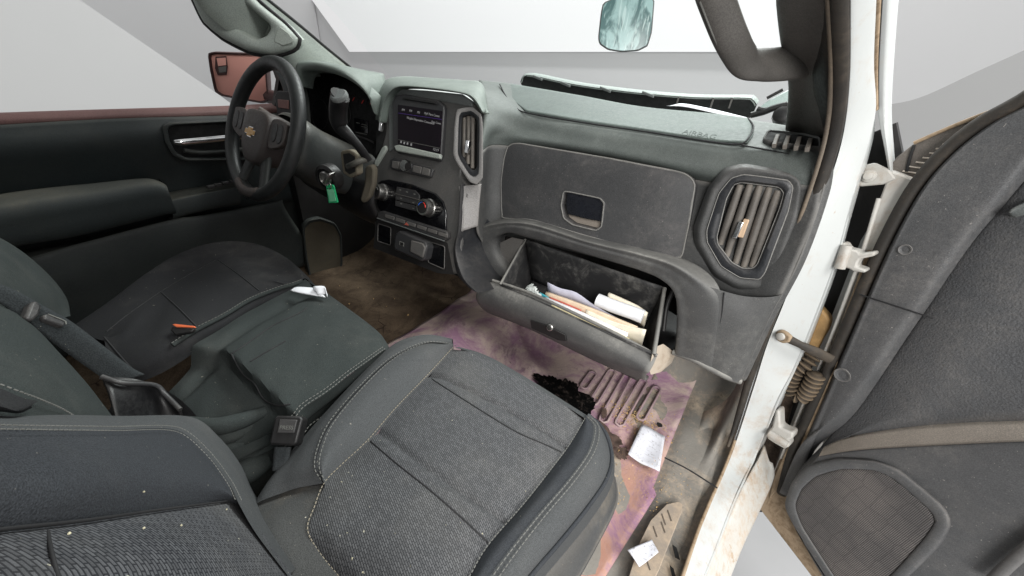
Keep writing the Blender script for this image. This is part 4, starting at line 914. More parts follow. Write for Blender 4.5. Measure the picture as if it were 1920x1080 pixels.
# window switches
for k in range(4):
    c_ = at(395 + k * 14, 350 - k * 3.5, 'X', -.755); box('window_switch', c_, (.006, 0, 0), (0, .010, 0), (0, 0, .005), MT['bezel'], dd, bevel=.002)
# driver door speaker
SG = Plane((-.742, .75, .12), (1, -.25, .12))
so = dense_poly(pl(SG, [(566, 425), (578, 412), (600, 408), (628, 418), (640, 440), (642, 500), (632, 512), (590, 525), (580, 520), (572, 480)]), 48, .4); sgc = SG.hit(604, 465)
sr = loft('speaker_surround', [[p - SG.n * .03 for p in so], [p + SG.n * .004 for p in so], [p.lerp(sgc, .10) + SG.n * .004 for p in so]], MT['dpocket'], dd, nu=48, nv=3, closed=True, byindex=True)
plate('speaker_grille', [p.lerp(sgc, .09) + SG.n * .003 for p in so], SG.n, .003, plastic('driver_grille', (.06, .055, .04), .8, (.16, .13, .09), .5, .2, grain=500, gb=1.0), sr)
box('kick_panel', (-.80, 1.0, .22), (.02, 0, 0), (0, .28, 0), (0, 0, .25), MT['black'], dd)

# ================================================================== DRIVER SIDE MIRROR
mir = thing('side_mirror', 'door mirror with painted reddish reflection and small blind spot inset behind the steering wheel', 'mirror', at(480, 190, 'X', -1.02))
MPn = Plane(at(450, 145, 'X', -1.03), (.80, -.62, .05))
mo_ = dense_poly(pl(MPn, [(390, 100), (400, 97), (490, 100), (500, 108), (505, 190), (492, 194), (415, 180), (403, 172), (394, 130)]), 60, .35); mc = MPn.hit(450, 145)
MT['mirh'] = plastic('mirror_housing', (.045, .018, .018), .5, (.15, .07, .06), .3, .4)
loft('mirror_housing', [[p.lerp(mc, .3) - MPn.n * .10 for p in mo_], [p - MPn.n * .05 for p in mo_], [p + MPn.n * .004 for p in mo_], [p.lerp(mc, .07) + MPn.n * .006 for p in mo_], [p.lerp(mc, .09) - MPn.n * .006 for p in mo_]], MT['mirh'], mir, nu=60, nv=4, closed=True, byindex=True)
t = NT('red_reflection'); t.out(t.mix(t.ramp(t.noise(3, 2, .5), .3, .7), (.60, .27, .225), (.68, .33, .275)), .45, metal=.0)  # matte red colour painted in for what the mirror reflects
plate('mirror_glass', [p.lerp(mc, .085) - MPn.n * .003 for p in mo_], MPn.n, .003, t.m, mir)
sgl = pplate('spot_mirror', MPn, [(404, 106), (424, 105), (427, 125), (425, 140), (408, 141), (403, 128)], .003, MT['mirh'], mir, off=.002, bevel=.001)
pplate('spot_glass', MPn, [(406, 109), (423, 108), (424, 122), (409, 124)], .002, t.m, sgl, off=.0035)
pplate('spot_glass', MPn, [(409, 126), (424, 124), (424, 135), (411, 136)], .002, MT['stackgray'], sgl, off=.0035)
tube('mirror_arm', [MPn.off(-.03).hit(500, 180), at(540, 190, 'X', -.90), at(560, 200, 'X', -.86)], .025, MT['mirh'], mir, n=8, sides=10)
sail = cv('X', -.83, [(500, 98), (560, 100), (600, 150), (600, 200), (530, 200), (520, 150)])
plate('sail_panel', [at(u, v, 'X', -.83) for u, v in ((508, 105), (545, 98), (600, 140), (600, 200), (515, 200), (523, 150))], (1, 0, 0), .02, MT['black'], dd)

# ================================================================== SMALL WINDSHIELD MIRROR
sm = thing('small_mirror', 'small square teal tinted mirror with painted reflection at the top of the windshield', 'mirror', at(1172, 95, 'Y', .88))
SMp = Plane(at(1174, 48, 'Y', .88), (.32, -.93, .12))
smo = dense_poly(pl(SMp, [(1131, 6), (1150, -3), (1210, -6), (1227, -2), (1222, 60), (1214, 86), (1196, 95), (1165, 97), (1140, 93), (1124, 82), (1122, 70), (1127, 25)]), 60, .3); smc = SMp.hit(1174, 48)
loft('mirror_back', [[p.lerp(smc, .2) - SMp.n * .015 for p in smo], [p - SMp.n * .004 for p in smo], [p + SMp.n * .001 for p in smo], [p.lerp(smc, .04) + SMp.n * .0015 for p in smo]], MT['silver'], sm, nu=60, nv=3, closed=True, byindex=True)
t = NT('teal_reflection'); a = t.noise(32, 4, .6, t.mapped((1, 1, .5), (0, .6, 0)), dist=1.2); b = t.noise(55, 3, .5, t.mapped((3, 1, .35), (0, -.5, 0)), dist=.8)  # teal noise pattern painted in place of a mirrored view
c = t.mix(t.ramp(a, .38, .58), (.10, .19, .19), (.38, .56, .55)); c = t.mix(t.ramp(b, .58, .66, 0, .7), c, (.60, .76, .74)); t.out(c, .2, metal=.0)
mg = plate('mirror_glass', [p.lerp(smc, .035) + SMp.n * .002 for p in smo], SMp.n, .002, t.m, sm)
tube('mirror_stem', [SMp.off(-.012).hit(1176, 10), SMp.off(-.02).hit(1178, -60)], .007, MT['black'], sm, n=4)

# ================================================================== THINGS ON THE COWL / HOOD
cow = thing('cowl_panel', 'long broken black cowl panel lying below the windshield', 'cowl panel', at(1200, 205, 'Y', 1.34))
CWY = 1.36
k0 = cv('Y', CWY, [(976, 152), (980, 143), (992, 139), (1050, 151), (1100, 160), (1200, 172), (1300, 180), (1395, 181), (1412, 184), (1420, 195)])
k1 = cv('Y', CWY - .01, [(977, 155), (981, 146), (993, 142), (1050, 154), (1100, 163), (1200, 175.5), (1300, 183.5), (1394, 184.5), (1410, 188), (1417, 198)])
k2 = cv('Y', CWY + .02, [(980, 168), (990, 166), (1010, 170), (1060, 182), (1110, 190), (1200, 205), (1300, 215), (1385, 220), (1400, 222), (1410, 220)])
loft('cowl_top', [[p + V((0, .05, .004)) for p in k0], [p + V((0, .012, .003)) for p in k0], k0, k1], plastic('cowl_grey', (.26, .31, .29), .5, (.5, .54, .50), .5, .5), cow, nu=60, nv=4, byindex=True, thick=.003)
loft('cowl_underside', [k1, k2], MT['void'], cow, nu=60, nv=4, byindex=True, thick=.004)
for u, v in ((1008, 146), (1060, 158), (1135, 168), (1215, 177)):
    box('clip', at(u, v, 'Y', CWY - .018), (.020, 0, -.004), (0, .004, 0), (0, 0, .004), MT['silver'], cow, bevel=.002)
for u, v, in ((1335, 188), (1270, 186), (1370, 188)):
    box('rib', at(u, v + 5, 'Y', CWY - .012), (.002, 0, 0), (0, .003, 0), (0, 0, .014), MT['stackgray'], cow)
wpr = thing('wiper_arm', 'black wiper arm lying beside the cowl near the right pillar', 'wiper', at(1420, 215, 'Y', 1.27))
tube('wiper_rod', cv('Y', 1.26, [(1408, 216), (1432, 210), (1450, 203), (1476, 196)]), .008, MT['black'], wpr, n=12)
pplate('wiper_cover', Plane(at(1440, 195, 'Y', 1.28), (0, -.8, .6)), [(1420, 203), (1436, 190), (1480, 166), (1486, 180), (1478, 194), (1436, 204)], .015, plastic('wiper_teal', (.30, .38, .36), .4, (.5, .55, .53), .4, .2), wpr, bevel=.004)
tube('wiper_edge', cv('Y', 1.262, [(1420, 203), (1436, 206), (1478, 196)]), .006, MT['black'], wpr, n=8)
tube('wiper_blade', cv('Y', 1.29, [(1438, 184), (1468, 168)]), .004, MT['black'], wpr, n=4)
lathe('wiper_nut', at(1466, 218, 'Y', 1.24), (-.2, -1, .5), [(.020, -.02), (.022, 0), (.020, .012), (.010, .016)], MT['black'], wpr, sides=12)
ppl = tag(loft('hood_paper', [cv('Y', 1.25, [(1258, 198), (1280, 194), (1330, 203), (1400, 220)]), cv('Y', 1.23, [(1250, 198), (1285, 200), (1340, 212), (1410, 226)])], MT['paper'], None, nu=20, nv=4, thick=.001), 'crumpled white paper tucked between the cowl panel and the dashboard', 'paper')

# ================================================================== SEATS
def dip(curves_t, w=.018, depth=.006):
    """returns a loft callback pressing seams into the padding; curves_t: (t on first row, t on last row)"""
    def fn(p, s, r):
        for ta, tb in curves_t:
            d = (s - (ta + (tb - ta) * r)) / w
            if abs(d) < 4: p = p - V((0, 0, depth * math.exp(-d * d)))
        return p
    return fn
# ---- passenger cushion
ps = thing('passenger_seat', 'grey passenger seat with woven insert nearest the open door', 'seat', V((.40, .15, 0)))
IL = cv('Z', .335, [(850, 651, .345), (800, 705), (742, 765), (690, 825), (640, 872), (608, 906, .34), (590, 950, .34), (577, 990, .34), (595, 1030, .335), (635, 1080, .325), (690, 1140, .315)])
IR = cv('Z', .335, [(1096, 784, .340), (1066, 834), (1030, 882), (980, 945), (915, 1020), (880, 1078), (845, 1140, .325)])
NI = 64
il, ir = spline(IL, NI), spline(IR, NI)
IM = [a.lerp(b, .5) + V((0, 0, .010)) for a, b in zip(il, ir)]
fr0 = spline(cv('Z', .345, [(850, 651), (900, 666, .348), (965, 702, .35), (1030, 742, .348), (1096, 784, .34)]), 9)
cols_ = []
for k in range(9):
    x = k / 8; c = [il[i].lerp(ir[i], x) + V((0, 0, .012 * math.sin(math.pi * x))) for i in range(NI)]
    d0 = fr0[k] - c[0]
    c = [p + d0 * max(0, 1 - i / 14) ** 2 for i, p in enumerate(c)]
    e = .006 if k in (0, 8) else 0
    cols_.append([p - V((0, 0, e)) for p in c])
ins_ = loft('cushion_insert', cols_, MT['wov'], ps, nu=120, nv=4, fn=dip([(.150, .19), (.435, .66)], .010, .005), byindex=True)
for a, b in (((798, 703), (1082, 862)), ((690, 823), (915, 1017))):
    mid_ = [((965, 808)), ((805, 918))][0 if a[0] == 798 else 1]
    zz = .346 if a[0] == 798 else .338
    c_ = cv('Z', zz, [a, ((a[0] + mid_[0]) / 2 - 2, (a[1] + mid_[1]) / 2), mid_, ((b[0] + mid_[0]) / 2 + 2, (b[1] + mid_[1]) / 2), b])
    tube('cross_seam', onto([ins_], [a, ((a[0] + mid_[0]) / 2 - 2, (a[1] + mid_[1]) / 2), mid_, ((b[0] + mid_[0]) / 2 + 2, (b[1] + mid_[1]) / 2), b], .0002, 50), .0011, MT['seam'], ps)
frd = [p + V((0, .025, -.035)) for p in fr0]; frb = [p + V((0, .01, -.20)) for p in fr0]
loft('cushion_front', [fr0, frd, frb], MT['fab'], ps, nu=24, nv=5, toward=False)
# left bolster
LP1 = cv('Z', .352, [(850, 650, .343), (825, 643, .346), (790, 645, .35), (735, 672, .352), (680, 722, .355), (622, 790, .356), (598, 840, .354), (592, 880, .35), (606, 906, .338)])
LO = cv('Z', .30, [(850, 646, .33), (800, 638, .32), (745, 652, .31), (690, 702, .30), (620, 778, .29), (560, 845, .285), (520, 892, .285), (490, 930, .285), (468, 965, .285)])
LB = [p + V((.0, .01, -.16)) for p in LO]
ILa = spline(IL[:6], 9)
loft('left_bolster', [[p - V((0, 0, .006)) for p in spline(IL[:6], 40)], [a.lerp(b, .5) + V((0, 0, .008)) for a, b in zip(spline(IL[:6], 40), spline(LP1, 40))], [p - V((0, 0, .002)) for p in spline(LP1, 40)]], MT['fab'], ps, nu=60, nv=6)
lp40 = spline(LP1, 40)
loft('left_side', [lp40, [a.lerp(b, .45) + V((-.004, .0, .010)) for a, b in zip(lp40, spline(LO, 40))], spline(LO, 40), spline(LB, 40)], MT['fab'], ps, nu=60, nv=6)
# rear part of left side, running under the backrest
RA = cv('Z', .34, [(606, 906), (590, 950), (577, 992), (597, 1032), (637, 1082), (690, 1140, .32)]); RB = cv('Z', .34, [(535, 915, .31), (512, 950, .32), (505, 998, .335), (520, 1040), (550, 1090), (600, 1150)]); RC = cv('Z', .30, [(500, 920, .285), (470, 955, .28), (462, 1000, .30), (480, 1050, .33), (500, 1100, .34), (540, 1160, .34)])
loft('rear_bolster', [[p - V((0, 0, .004)) for p in RA], RB, RC, [p + V((-.01, 0, -.12)) for p in RC]], MT['fabs'], ps, nu=40, nv=6)
stitches('stitching', spline(LP1, 50), MT['stitch'], ps, lift=V((-.002, 0, .002)))
stitches('stitching', [p + V((.006, .002, .001)) for p in spline(LP1, 50)], MT['stitch'], ps, lift=V((0, 0, .003)))
stitches('stitching', [p + V((-.001, 0, -.001)) for p in spline(IL, 60)], MT['stitcht'], ps, step=.005)
# right bolster
RS = cv('Z', .345, [(1098, 782, .338), (1112, 800, .34), (1104, 842), (1068, 895), (1010, 962), (955, 1030), (915, 1085), (870, 1150)])
RO = cv('Z', .325, [(1102, 778, .33), (1128, 803, .32), (1144, 850, .315), (1136, 895, .318), (1100, 950, .32), (1050, 1012, .322), (990, 1082, .325), (940, 1150, .325)])
RU = cv('Z', .27, [(1108, 782, .30), (1140, 812, .285), (1152, 862, .272), (1146, 912, .27), (1108, 975), (1060, 1035), (1005, 1100), (950, 1170)])
irr = [p - V((0, 0, .005)) for p in spline(IR, 40)]; rs40 = spline(RS, 40); ro40 = spline(RO, 40)
loft('right_bolster', [irr, [a.lerp(b, .5) + V((0, 0, .006)) for a, b in zip(irr, rs40)], rs40], MT['fabb'], ps, nu=60, nv=6)
loft('right_side', [rs40, [a.lerp(b, .5) + V((.002, 0, .008)) for a, b in zip(rs40, ro40)], ro40, spline(RU, 40)], MT['fab'], ps, nu=60, nv=6)
stitches('stitching', [p + V((.003, 0, .003)) for p in rs40], MT['stitch'], ps)
stitches('stitching', [p + V((.009, .002, .003)) for p in rs40], MT['stitch'], ps)
stitches('stitching', [p + V((.001, 0, .001)) for p in spline(IR, 60)], MT['stitch'], ps, step=.005)
tube('piping', [p + V((.002, 0, .001)) for p in ro40], .0028, MT['fabb'], ps, n=50)
# side skirt
K0 = cv('Z', .26, [(1128, 870, .262), (1140, 880, .26), (1148, 905, .255), (1140, 945, .255), (1090, 1015), (1040, 1085), (990, 1160)])
K1 = cv('Z', .24, [(1140, 872, .25), (1152, 895, .24), (1154, 940, .235), (1120, 1010, .235), (1080, 1080, .235), (1030, 1160, .235)])
K2 = [p + V((.0, .0, -.09)) for p in K1]
loft('seat_skirt', [[p + V((-.03, 0, .02)) for p in spline(K0, 30)], spline(K0, 30), spline(K1, 30), [p + V((.004, 0, -.012)) for p in spline(K1, 30)], spline(K2, 30)], MT['seatplastic'], ps, nu=40, nv=5)
loft('skirt_end', [spline(K1, 30)[:3], [p + V((-.35, .02, -.05)) for p in spline(K1, 30)[:3]]], MT['black'], ps, nu=6, nv=3)
# ---- passenger backrest
BP = Plane((.4, .06, .34), (0, 1, .35))
B0 = cv('X', .17, [(-200, 786, .21), (0, 792, .19), (200, 793, .175), (345, 792, .165), (400, 830, .17), (440, 880, .18), (466, 935, .2), (505, 995, .23), (560, 1075, .28)])
B0b = [p + V((.0, -.10, -.02)) for p in B0]
Bs = pl(BP, [(-200, 800, .012), (0, 806, .012), (200, 806, .014), (330, 806, .014), (385, 848, .014), (428, 905, .012), (448, 945, .010), (480, 1000, .006), (540, 1080, .002)])
Bw = pl(BP, [(-200, 1030), (0, 1003), (150, 985), (300, 962), (420, 946), (449, 944), (455, 950), (490, 1002), (550, 1085)])
loft('backrest_edge', [B0b, B0, [a.lerp(b, .5) + V((-.004, .006, 0)) for a, b in zip(B0, Bs)], Bs], MT['fab'], ps, nu=70, nv=6, byindex=True)
Bt = pl(BP, [(-200, 800, .012), (0, 806, .012), (200, 806, .014), (330, 806, .014), (385, 848, .014), (428, 905, .012), (447, 941, .007)])
Bm = pl(BP, [(-200, 910, .014), (0, 900, .014), (160, 890, .016), (290, 880, .016), (365, 893, .015), (420, 922, .010), (447, 942, .005)])
Bl = pl(BP, [(-200, 1030), (0, 1004), (150, 986), (290, 964), (380, 951), (430, 944), (448, 943)])
loft('backrest_upper', [Bt, Bm, [p + BP.n * -.005 for p in Bl]], MT['fabb'], ps, nu=60, nv=8, byindex=True)
Bx = pl(BP, [(-200, 1230), (0, 1200), (150, 1180), (320, 1160), (440, 1150), (520, 1150), (600, 1150)])
By = pl(BP, [(-200, 1110, .008), (0, 1085, .008), (150, 1070, .008), (300, 1050, .008), (420, 1035, .006), (480, 1030, .004), (512, 1030, 0)])
loft('backrest_insert', [[p + BP.n * -.005 for p in Bl], [p + BP.n * .001 for p in Bl], By, Bx], MT['wovb'], ps, nu=60, nv=8, byindex=True)
stitches('stitching', [p + BP.n * .003 for p in spline(Bs[:7], 60)], MT['stitch'], ps, step=.004, r=.0004)
stitches('stitching', [p + BP.n * .003 for p in pl(BP, [(-100, 812, .013), (0, 814, .013), (200, 814, .015), (325, 814, .015), (380, 856, .015), (420, 910, .012), (436, 944, .010)])], MT['stitch'], ps, step=.004, r=.0004)
tube('seam', [p + BP.n * .003 for p in Bl], .0009, MT['seam'], ps, n=50)
tube('seam', pl(BP, [(90, 996, .002), (97, 1035, .008), (112, 1090, .008)]), .0007, MT['seam'], ps, n=20)
# ---- centre seat
cs = thing('centre_seat', 'dark middle seat cushion between the two front seats', 'seat', V((0, .15, 0)))
CL = cv('Z', .335, [(572, 524, .33), (540, 545), (470, 582), (400, 625), (360, 650), (320, 690, .325), (290, 720, .31)])
CRr = cv('Z', .345, [(722, 656, .335), (705, 668, .34), (660, 700), (615, 735), (570, 765), (545, 792, .34), (470, 830, .31), (420, 850, .30)])
CFr = cv('Z', .345, [(572, 524, .33), (600, 543, .34), (640, 572), (680, 602), (705, 625), (722, 656, .335)])
cl_, cr_ = spline(CL, 40), spline(CRr, 40); cf = spline(CFr, 9); cc_ = []
for k in range(9):
    x = k / 8; c = [cl_[i].lerp(cr_[i], x) + V((0, 0, .014 * math.sin(math.pi * x))) for i in range(40)]; d0 = cf[k] - c[0]
    cc_.append([p + d0 * max(0, 1 - i / 14) ** 2 for i, p in enumerate(c)])
sst = lambda x: (lambda y: y * y * (3 - 2 * y))(max(0.0, min(1.0, x)))
def upx(p):
    q = p - CAM; c = V((q.dot(rx), q.dot(ry), q.dot(rz))); return 960 + FPX * c.x / c.z, 540 + FPX * c.y / c.z
def sunk(p):   # the cushion drops behind its cross seam
    u, v = upx(p); d = ((u - 434) * 101 - (v - 664) * 106) / 146
    return .034 * sst(-d / 12) * sst((v - 648) / 18)
wr_ = lambda p, s, r: p + V((0, 0, .0009 * math.sin(90 * p.x + 60 * p.y) * math.sin(38 * p.y + 5) - sunk(p) - .012 * math.exp(-((r - .16) / .05) ** 2)))
ctop = loft('cushion_top', cc_, MT['fabc'], cs, nu=80, nv=5, fn=wr_, byindex=True)
CRb = cv('Z', .28, [(728, 668, .27), (690, 705), (640, 748), (590, 790), (555, 818), (500, 850, .27), (440, 880, .26), (400, 900, .25)])
loft('cushion_side', [cr_, [a.lerp(b, .5) + V((.006, .004, .004)) for a, b in zip(cr_, spline(CRb, 40))], spline(CRb, 40), [p + V((0, 0, -.15)) for p in spline(CRb, 40)]], MT['fabc'], cs, nu=60, nv=5)
loft('cushion_front', [cf, [p + V((0, .018, -.04)) for p in cf], [p + V((0, .0, -.2)) for p in cf]], MT['fabc'], cs, nu=24, nv=5, toward=False)
stitches('stitching', [p + V((0, 0, .003)) for p in cr_[:28]], MT['stitch'], cs); stitches('stitching', [p + V((-.006, 0, .004)) for p in cr_[:28]], MT['stitch'], cs)
stitches('stitching', [p + V((.006, 0, -.035)) for p in cr_[1:30]], MT['stitch'], cs)
for px, zz in (([(434, 664), (470, 640), (510, 612), (560, 588), (575, 578)], .349), ([(434, 664), (455, 700), (478, 720), (495, 748), (520, 760), (545, 758)], .346), ([(470, 678), (500, 660), (535, 640)], .352)):
    tube('seam', onto([ctop], px, .0003, 50), .0014, MT['seam'], cs)
# folds between seats at the rear of the middle seat
for px, zz, r in (([(345, 790), (400, 800), (450, 790), (500, 770)], .31, .014), ([(350, 815), (410, 822), (470, 800), (520, 785)], .29, .013), ([(360, 845), (420, 848), (480, 835)], .27, .016), ([(420, 900), (470, 880), (505, 860)], .26, .02)):
    tube('cloth_fold', cv('Z', zz, px), [r * (.6 + .4 * math.sin(math.pi * k / 19)) for k in range(20)], MT['fabc'], cs, n=20, sides=10)
rearc = cv('Z', .30, [(190, 700, .36), (260, 705, .33), (330, 720, .30), (350, 760, .29), (345, 800, .29)]); 
loft('cushion_rear', [cv('Z', .3, [(290, 718, .31), (350, 760, .31), (420, 845, .30)]), cv('Z', .3, [(230, 740, .30), (320, 810, .27), (430, 900, .24)]), cv('Z', .3, [(180, 800, .25), (300, 880, .2), (430, 960, .15)])], MT['black'], cs, nu=24, nv=5)
# middle backrest
MB = Plane((0, .02, .36), (0.05, 1, .30))
m0 = pl(MB, [(-120, 560, .0), (0, 575, .004), (60, 610, .01), (110, 660, .012), (160, 715, .012), (195, 760, .006), (216, 788, 0)])
m1 = pl(MB, [(-200, 690, .02), (-60, 690, .02), (0, 700, .022), (60, 720, .022), (110, 745, .018), (150, 768, .014), (190, 792, .006)])
m2 = pl(MB, [(-260, 840, .01), (-120, 830, .01), (-40, 820, .012), (20, 815, .012), (70, 810, .01), (110, 805, .008), (150, 800, .004)])
loft('backrest', [[p + V((-.02, -.09, -.01)) for p in m0], [p - MB.n * .02 + V((-.006, 0, 0)) for p in m0], m0, m1, m2], MT['fabc'], cs, nu=40, nv=7, byindex=True)
stitches('stitching', pl(MB, [(0, 720, .024), (40, 735, .026), (75, 748, .024), (120, 768, .018), (155, 790, .012)]), MT['stitch'], cs, step=.004, r=.0006)
loft('backrest_fold', [pl(MB, [(-60, 722, .026), (0, 728, .03), (40, 745, .03), (72, 752, .026)]), pl(MB, [(-60, 750, .034), (0, 757, .036), (35, 768, .034), (60, 760, .028)]), pl(MB, [(-60, 775, .03), (0, 772, .03), (35, 775, .028), (60, 765, .024)])], MT['fabd'], cs, nu=20, nv=5)
# black hinge bracket between the seats
hb = loft('hinge_cover', [cv('Z', .38, [(190, 705, .40), (260, 712, .38), (300, 730, .35), (335, 765, .33)]), cv('Z', .36, [(205, 735, .39), (265, 740, .36), (305, 752, .33), (340, 785, .31)]), cv('Z', .32, [(220, 790, .36), (270, 792, .33), (310, 793, .31), (342, 796, .30)])], MT['black'], cs, nu=20, nv=5, thick=.003)
tube('bracket_edge', cv('Z', .38, [(190, 706, .403), (230, 718, .39), (290, 722, .362), (310, 740, .345), (338, 768, .333)]), .0035, MT['bezel'], cs, n=20)
# ---- driver seat
dsn = thing('driver_seat', 'dark driver seat with dusty cushion under the steering wheel', 'seat', V((-.42, .15, 0)))
DO = cv('Z', .33, [(120, 622, .30), (200, 568, .31), (270, 515), (330, 478), (385, 458), (440, 452), (490, 460), (535, 482), (565, 508), (576, 524, .32)])
DI = cv('Z', .33, [(200, 640, .315), (250, 595), (310, 545), (350, 515), (395, 488), (440, 478), (480, 485), (515, 500), (545, 518), (560, 530, .325)])
DC = cv('Z', .345, [(195, 632, .32), (225, 650, .32), (270, 640, .33), (310, 615, .34), (360, 580), (410, 545), (440, 530), (480, 520), (520, 528), (545, 540, .335)])
DR = cv('Z', .335, [(205, 680, .31), (235, 690, .31), (280, 675, .32), (325, 650, .33), (368, 622), (420, 595), (470, 565), (520, 545), (550, 536), (566, 530, .328)])
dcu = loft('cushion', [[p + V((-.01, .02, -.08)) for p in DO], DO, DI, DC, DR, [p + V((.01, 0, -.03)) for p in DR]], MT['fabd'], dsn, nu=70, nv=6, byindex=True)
loft('cushion_front', [DO[4:], [p + V((0, .02, -.06)) for p in DO[4:]], [p + V((0, 0, -.25)) for p in DO[4:]]], MT['fabd'], dsn, nu=30, nv=4, toward=False)
for px in ([(302, 548), (335, 578), (372, 616)], [(410, 488), (448, 515), (486, 545)], [(300, 548), (350, 518), (405, 488)], [(195, 632), (235, 678), (258, 700)], [(372, 616), (420, 590), (486, 555)], [(200, 622), (240, 590), (300, 548)]):
    tube('seam', onto([dcu], px, .0003, 40), .0014, MT['seam'], dsn)
tube('piping', [p + V((0, 0, .004)) for p in DR[3:]], .005, MT['fabc'], dsn, n=30)
stitches('stitching', [p + V((.002, 0, .010)) for p in DR[3:]], MT['stitch'], dsn)
DBp = Plane((-.4, .03, .36), (.12, 1, .30))
d0_ = pl(DBp, [(-150, 380), (-60, 420), (0, 448), (50, 482), (95, 525), (120, 562), (126, 595)])
d1_ = pl(DBp, [(-150, 480, .03), (-60, 490, .03), (0, 505, .03), (40, 528, .025), (75, 555, .02), (98, 578, .01), (108, 600, 0)])
d2_ = pl(DBp, [(-150, 600, .03), (-60, 600, .03), (0, 600, .02), (30, 605, .02), (60, 608, .015), (85, 610, .01), (100, 615, 0)])
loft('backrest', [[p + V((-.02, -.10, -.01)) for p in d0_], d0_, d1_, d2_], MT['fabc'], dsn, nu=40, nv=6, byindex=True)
stitches('stitching', pl(DBp, [(0, 462, .012), (45, 494, .012), (88, 535, .01), (112, 572, .006)]), MT['seam'], dsn)

# bodies of the backrests, rising behind the padding
def back_body(parent, c, w, h, mat, lean):
    up = V((0, -lean, 1)).normalized(); f = V((0, 1, lean)).normalized()
    box('backrest_body', V(c) + up * h - f * .06, V((w, 0, 0)), up * h, f * .055, mat, parent, bevel=.045, segs=4)
back_body(ps, (.42, .02, .36), .19, .30, MT['fab'], .35)
back_body(cs, (-.10, -.02, .36), .07, .26, MT['fabc'], .30)
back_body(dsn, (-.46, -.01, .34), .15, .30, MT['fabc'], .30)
# ================================================================== SEAT BELTS
sb_ = thing('seat_belt', 'dark seat belt strap with connector lying over the middle backrest', 'seat belt', at(150, 640, 'X', -.08))
e0 = cv('X', -.05, [(-80, 505, -.06), (0, 535, -.06), (60, 562, -.06), (130, 600, -.06), (190, 645, -.055), (235, 680, -.05), (262, 700, -.05)])
e1 = cv('X', -.05, [(-80, 535, -.03), (0, 568, -.03), (50, 605, -.03), (110, 650, -.03), (165, 690, -.03), (200, 712, -.03), (235, 715, -.03)])
loft('strap', [e0, [a.lerp(b, .5) + V((.006, .012, 0)) for a, b in zip(e0, e1)], e1], MT['belt'], sb_, nu=40, nv=6, thick=.003)
tp_ = Plane(at(85, 590, 'X', -.03), (.55, .75, .45))
ct = pplate('connector', tp_, [(60, 565), (70, 563), (80, 575), (75, 590), (62, 602), (48, 594)], .012, MT['bezel'], sb_, off=.010, bevel=.003)
pplate('tongue', tp_, [(82, 590), (90, 588), (122, 602), (124, 607), (120, 612), (84, 598)], .008, MT['bezel'], sb_, off=.012, bevel=.002)
tube('tongue_edge', pl(tp_, [(90, 589), (122, 602), (124, 608)], .0125), .0008, MT['stitch'], ct, n=6)
bk = thing('belt_buckle', 'black seat belt buckle marked PRESS beside the passenger seat', 'buckle', at(530, 870, 'Z', .26))
KB = Plane(at(535, 815, 'Z', .352), (.35, -.45, .82))
kb_ = pplate('buckle_body', KB, [(514, 783), (520, 779), (562, 780), (568, 785), (556, 832), (548, 836), (508, 834), (504, 830)], .022, MT['black'], bk, bevel=.003)
bb = pplate('press_button', KB, [(524, 786), (557, 787), (551, 812), (519, 812)], .004, MT['bezel'], kb_, off=.002, bevel=.001)
text('lettering', 'PRESS', KB.off(.0026).hit(537, 802), KB.hit(552, 803) - KB.hit(522, 802), KB.hit(537, 790) - KB.hit(535, 810), .0075, .0002, MT['stitch'], kb_)
loft('buckle_strap', [pl(KB, [(514, 838), (512, 860), (510, 884)], -.012), pl(KB, [(544, 838), (540, 860), (530, 880)], -.012)], MT['belt'], bk, nu=10, nv=4, thick=.006)
ob = thing('orange_buckle', 'small orange tipped buckle on the driver seat edge', 'buckle', at(345, 615, 'Z', .35))
OBp = Plane(at(345, 612, 'Z', .355), (.2, -.4, .9))
pplate('buckle_tip', OBp, [(322, 608), (328, 607), (364, 611), (366, 614), (330, 613)], .004, MT['orange'], ob, off=.004, bevel=.001)
pplate('buckle_body', OBp, [(321, 611), (330, 614), (364, 616), (358, 622), (328, 628), (320, 620)], .008, MT['black'], ob, off=.002, bevel=.002)

# ================================================================== FLOOR MAT
t = NT('stained_mat'); a = t.noise(5.5, 14, .76, dist=.5); b = t.noise(48, 10, .78, dist=.2); d = t.noise(9, 12, .74, t.mapped((1, 1, 1), (0, 0, .4), (3, 1, 0)), dist=1.5)
c = t.mix(t.ramp(a, .40, .60), (.31, .175, .255), (.54, .43, .38)); c = t.mix(t.ramp(d, .55, .66, 0, .8), c, (.24, .155, .20)); c = t.mix(t.ramp(b, .55, .75, 0, .6), c, (.50, .39, .34))
s_ = t.noise(48, 4, .6, t.mapped((1, 3.5, 1), (0, 0, .6))); c = t.mix(t.ramp(s_, .66, .74, 0, .8), c, (.06, .045, .05))
gx = t.n('ShaderNodeSeparateXYZ'); t.l(t.tc, gx.inputs[0]); c = t.mix(t.math('MULTIPLY', t.math('MULTIPLY', t.ramp(gx.outputs['Y'], .90, .55), t.ramp(a, .38, .56)), t.ramp(gx.outputs['X'], .45, .66)), c, t.mix(b, (.40, .20, .16), (.52, .30, .22)))
MT['mat'] = t.out(c, .6, t.bump(a, .5, .012, t.bump(b, .3, .004)), spec=.35)
MT['matrib'] = plastic('mat_rib', (.27, .17, .23), .65, (.46, .36, .32), .7, .5)
mt = thing('floor_mat', 'purple stained rubber floor mat in the passenger footwell', 'floor mat', V((.35, .75, 0)))
FA, FB, FC = at(945, 590, 'Z', .03), at(1000, 690, 'Z', .02), at(905, 640, 'Z', .03)
def ridge(x, y, a, b, wd, h):
    d = b - a; k = max(0, min(1, ((x - a.x) * d.x + (y - a.y) * d.y) / (d.x * d.x + d.y * d.y))); q = math.hypot(x - a.x - d.x * k, y - a.y - d.y * k); return h * math.exp(-(q / wd) ** 2)
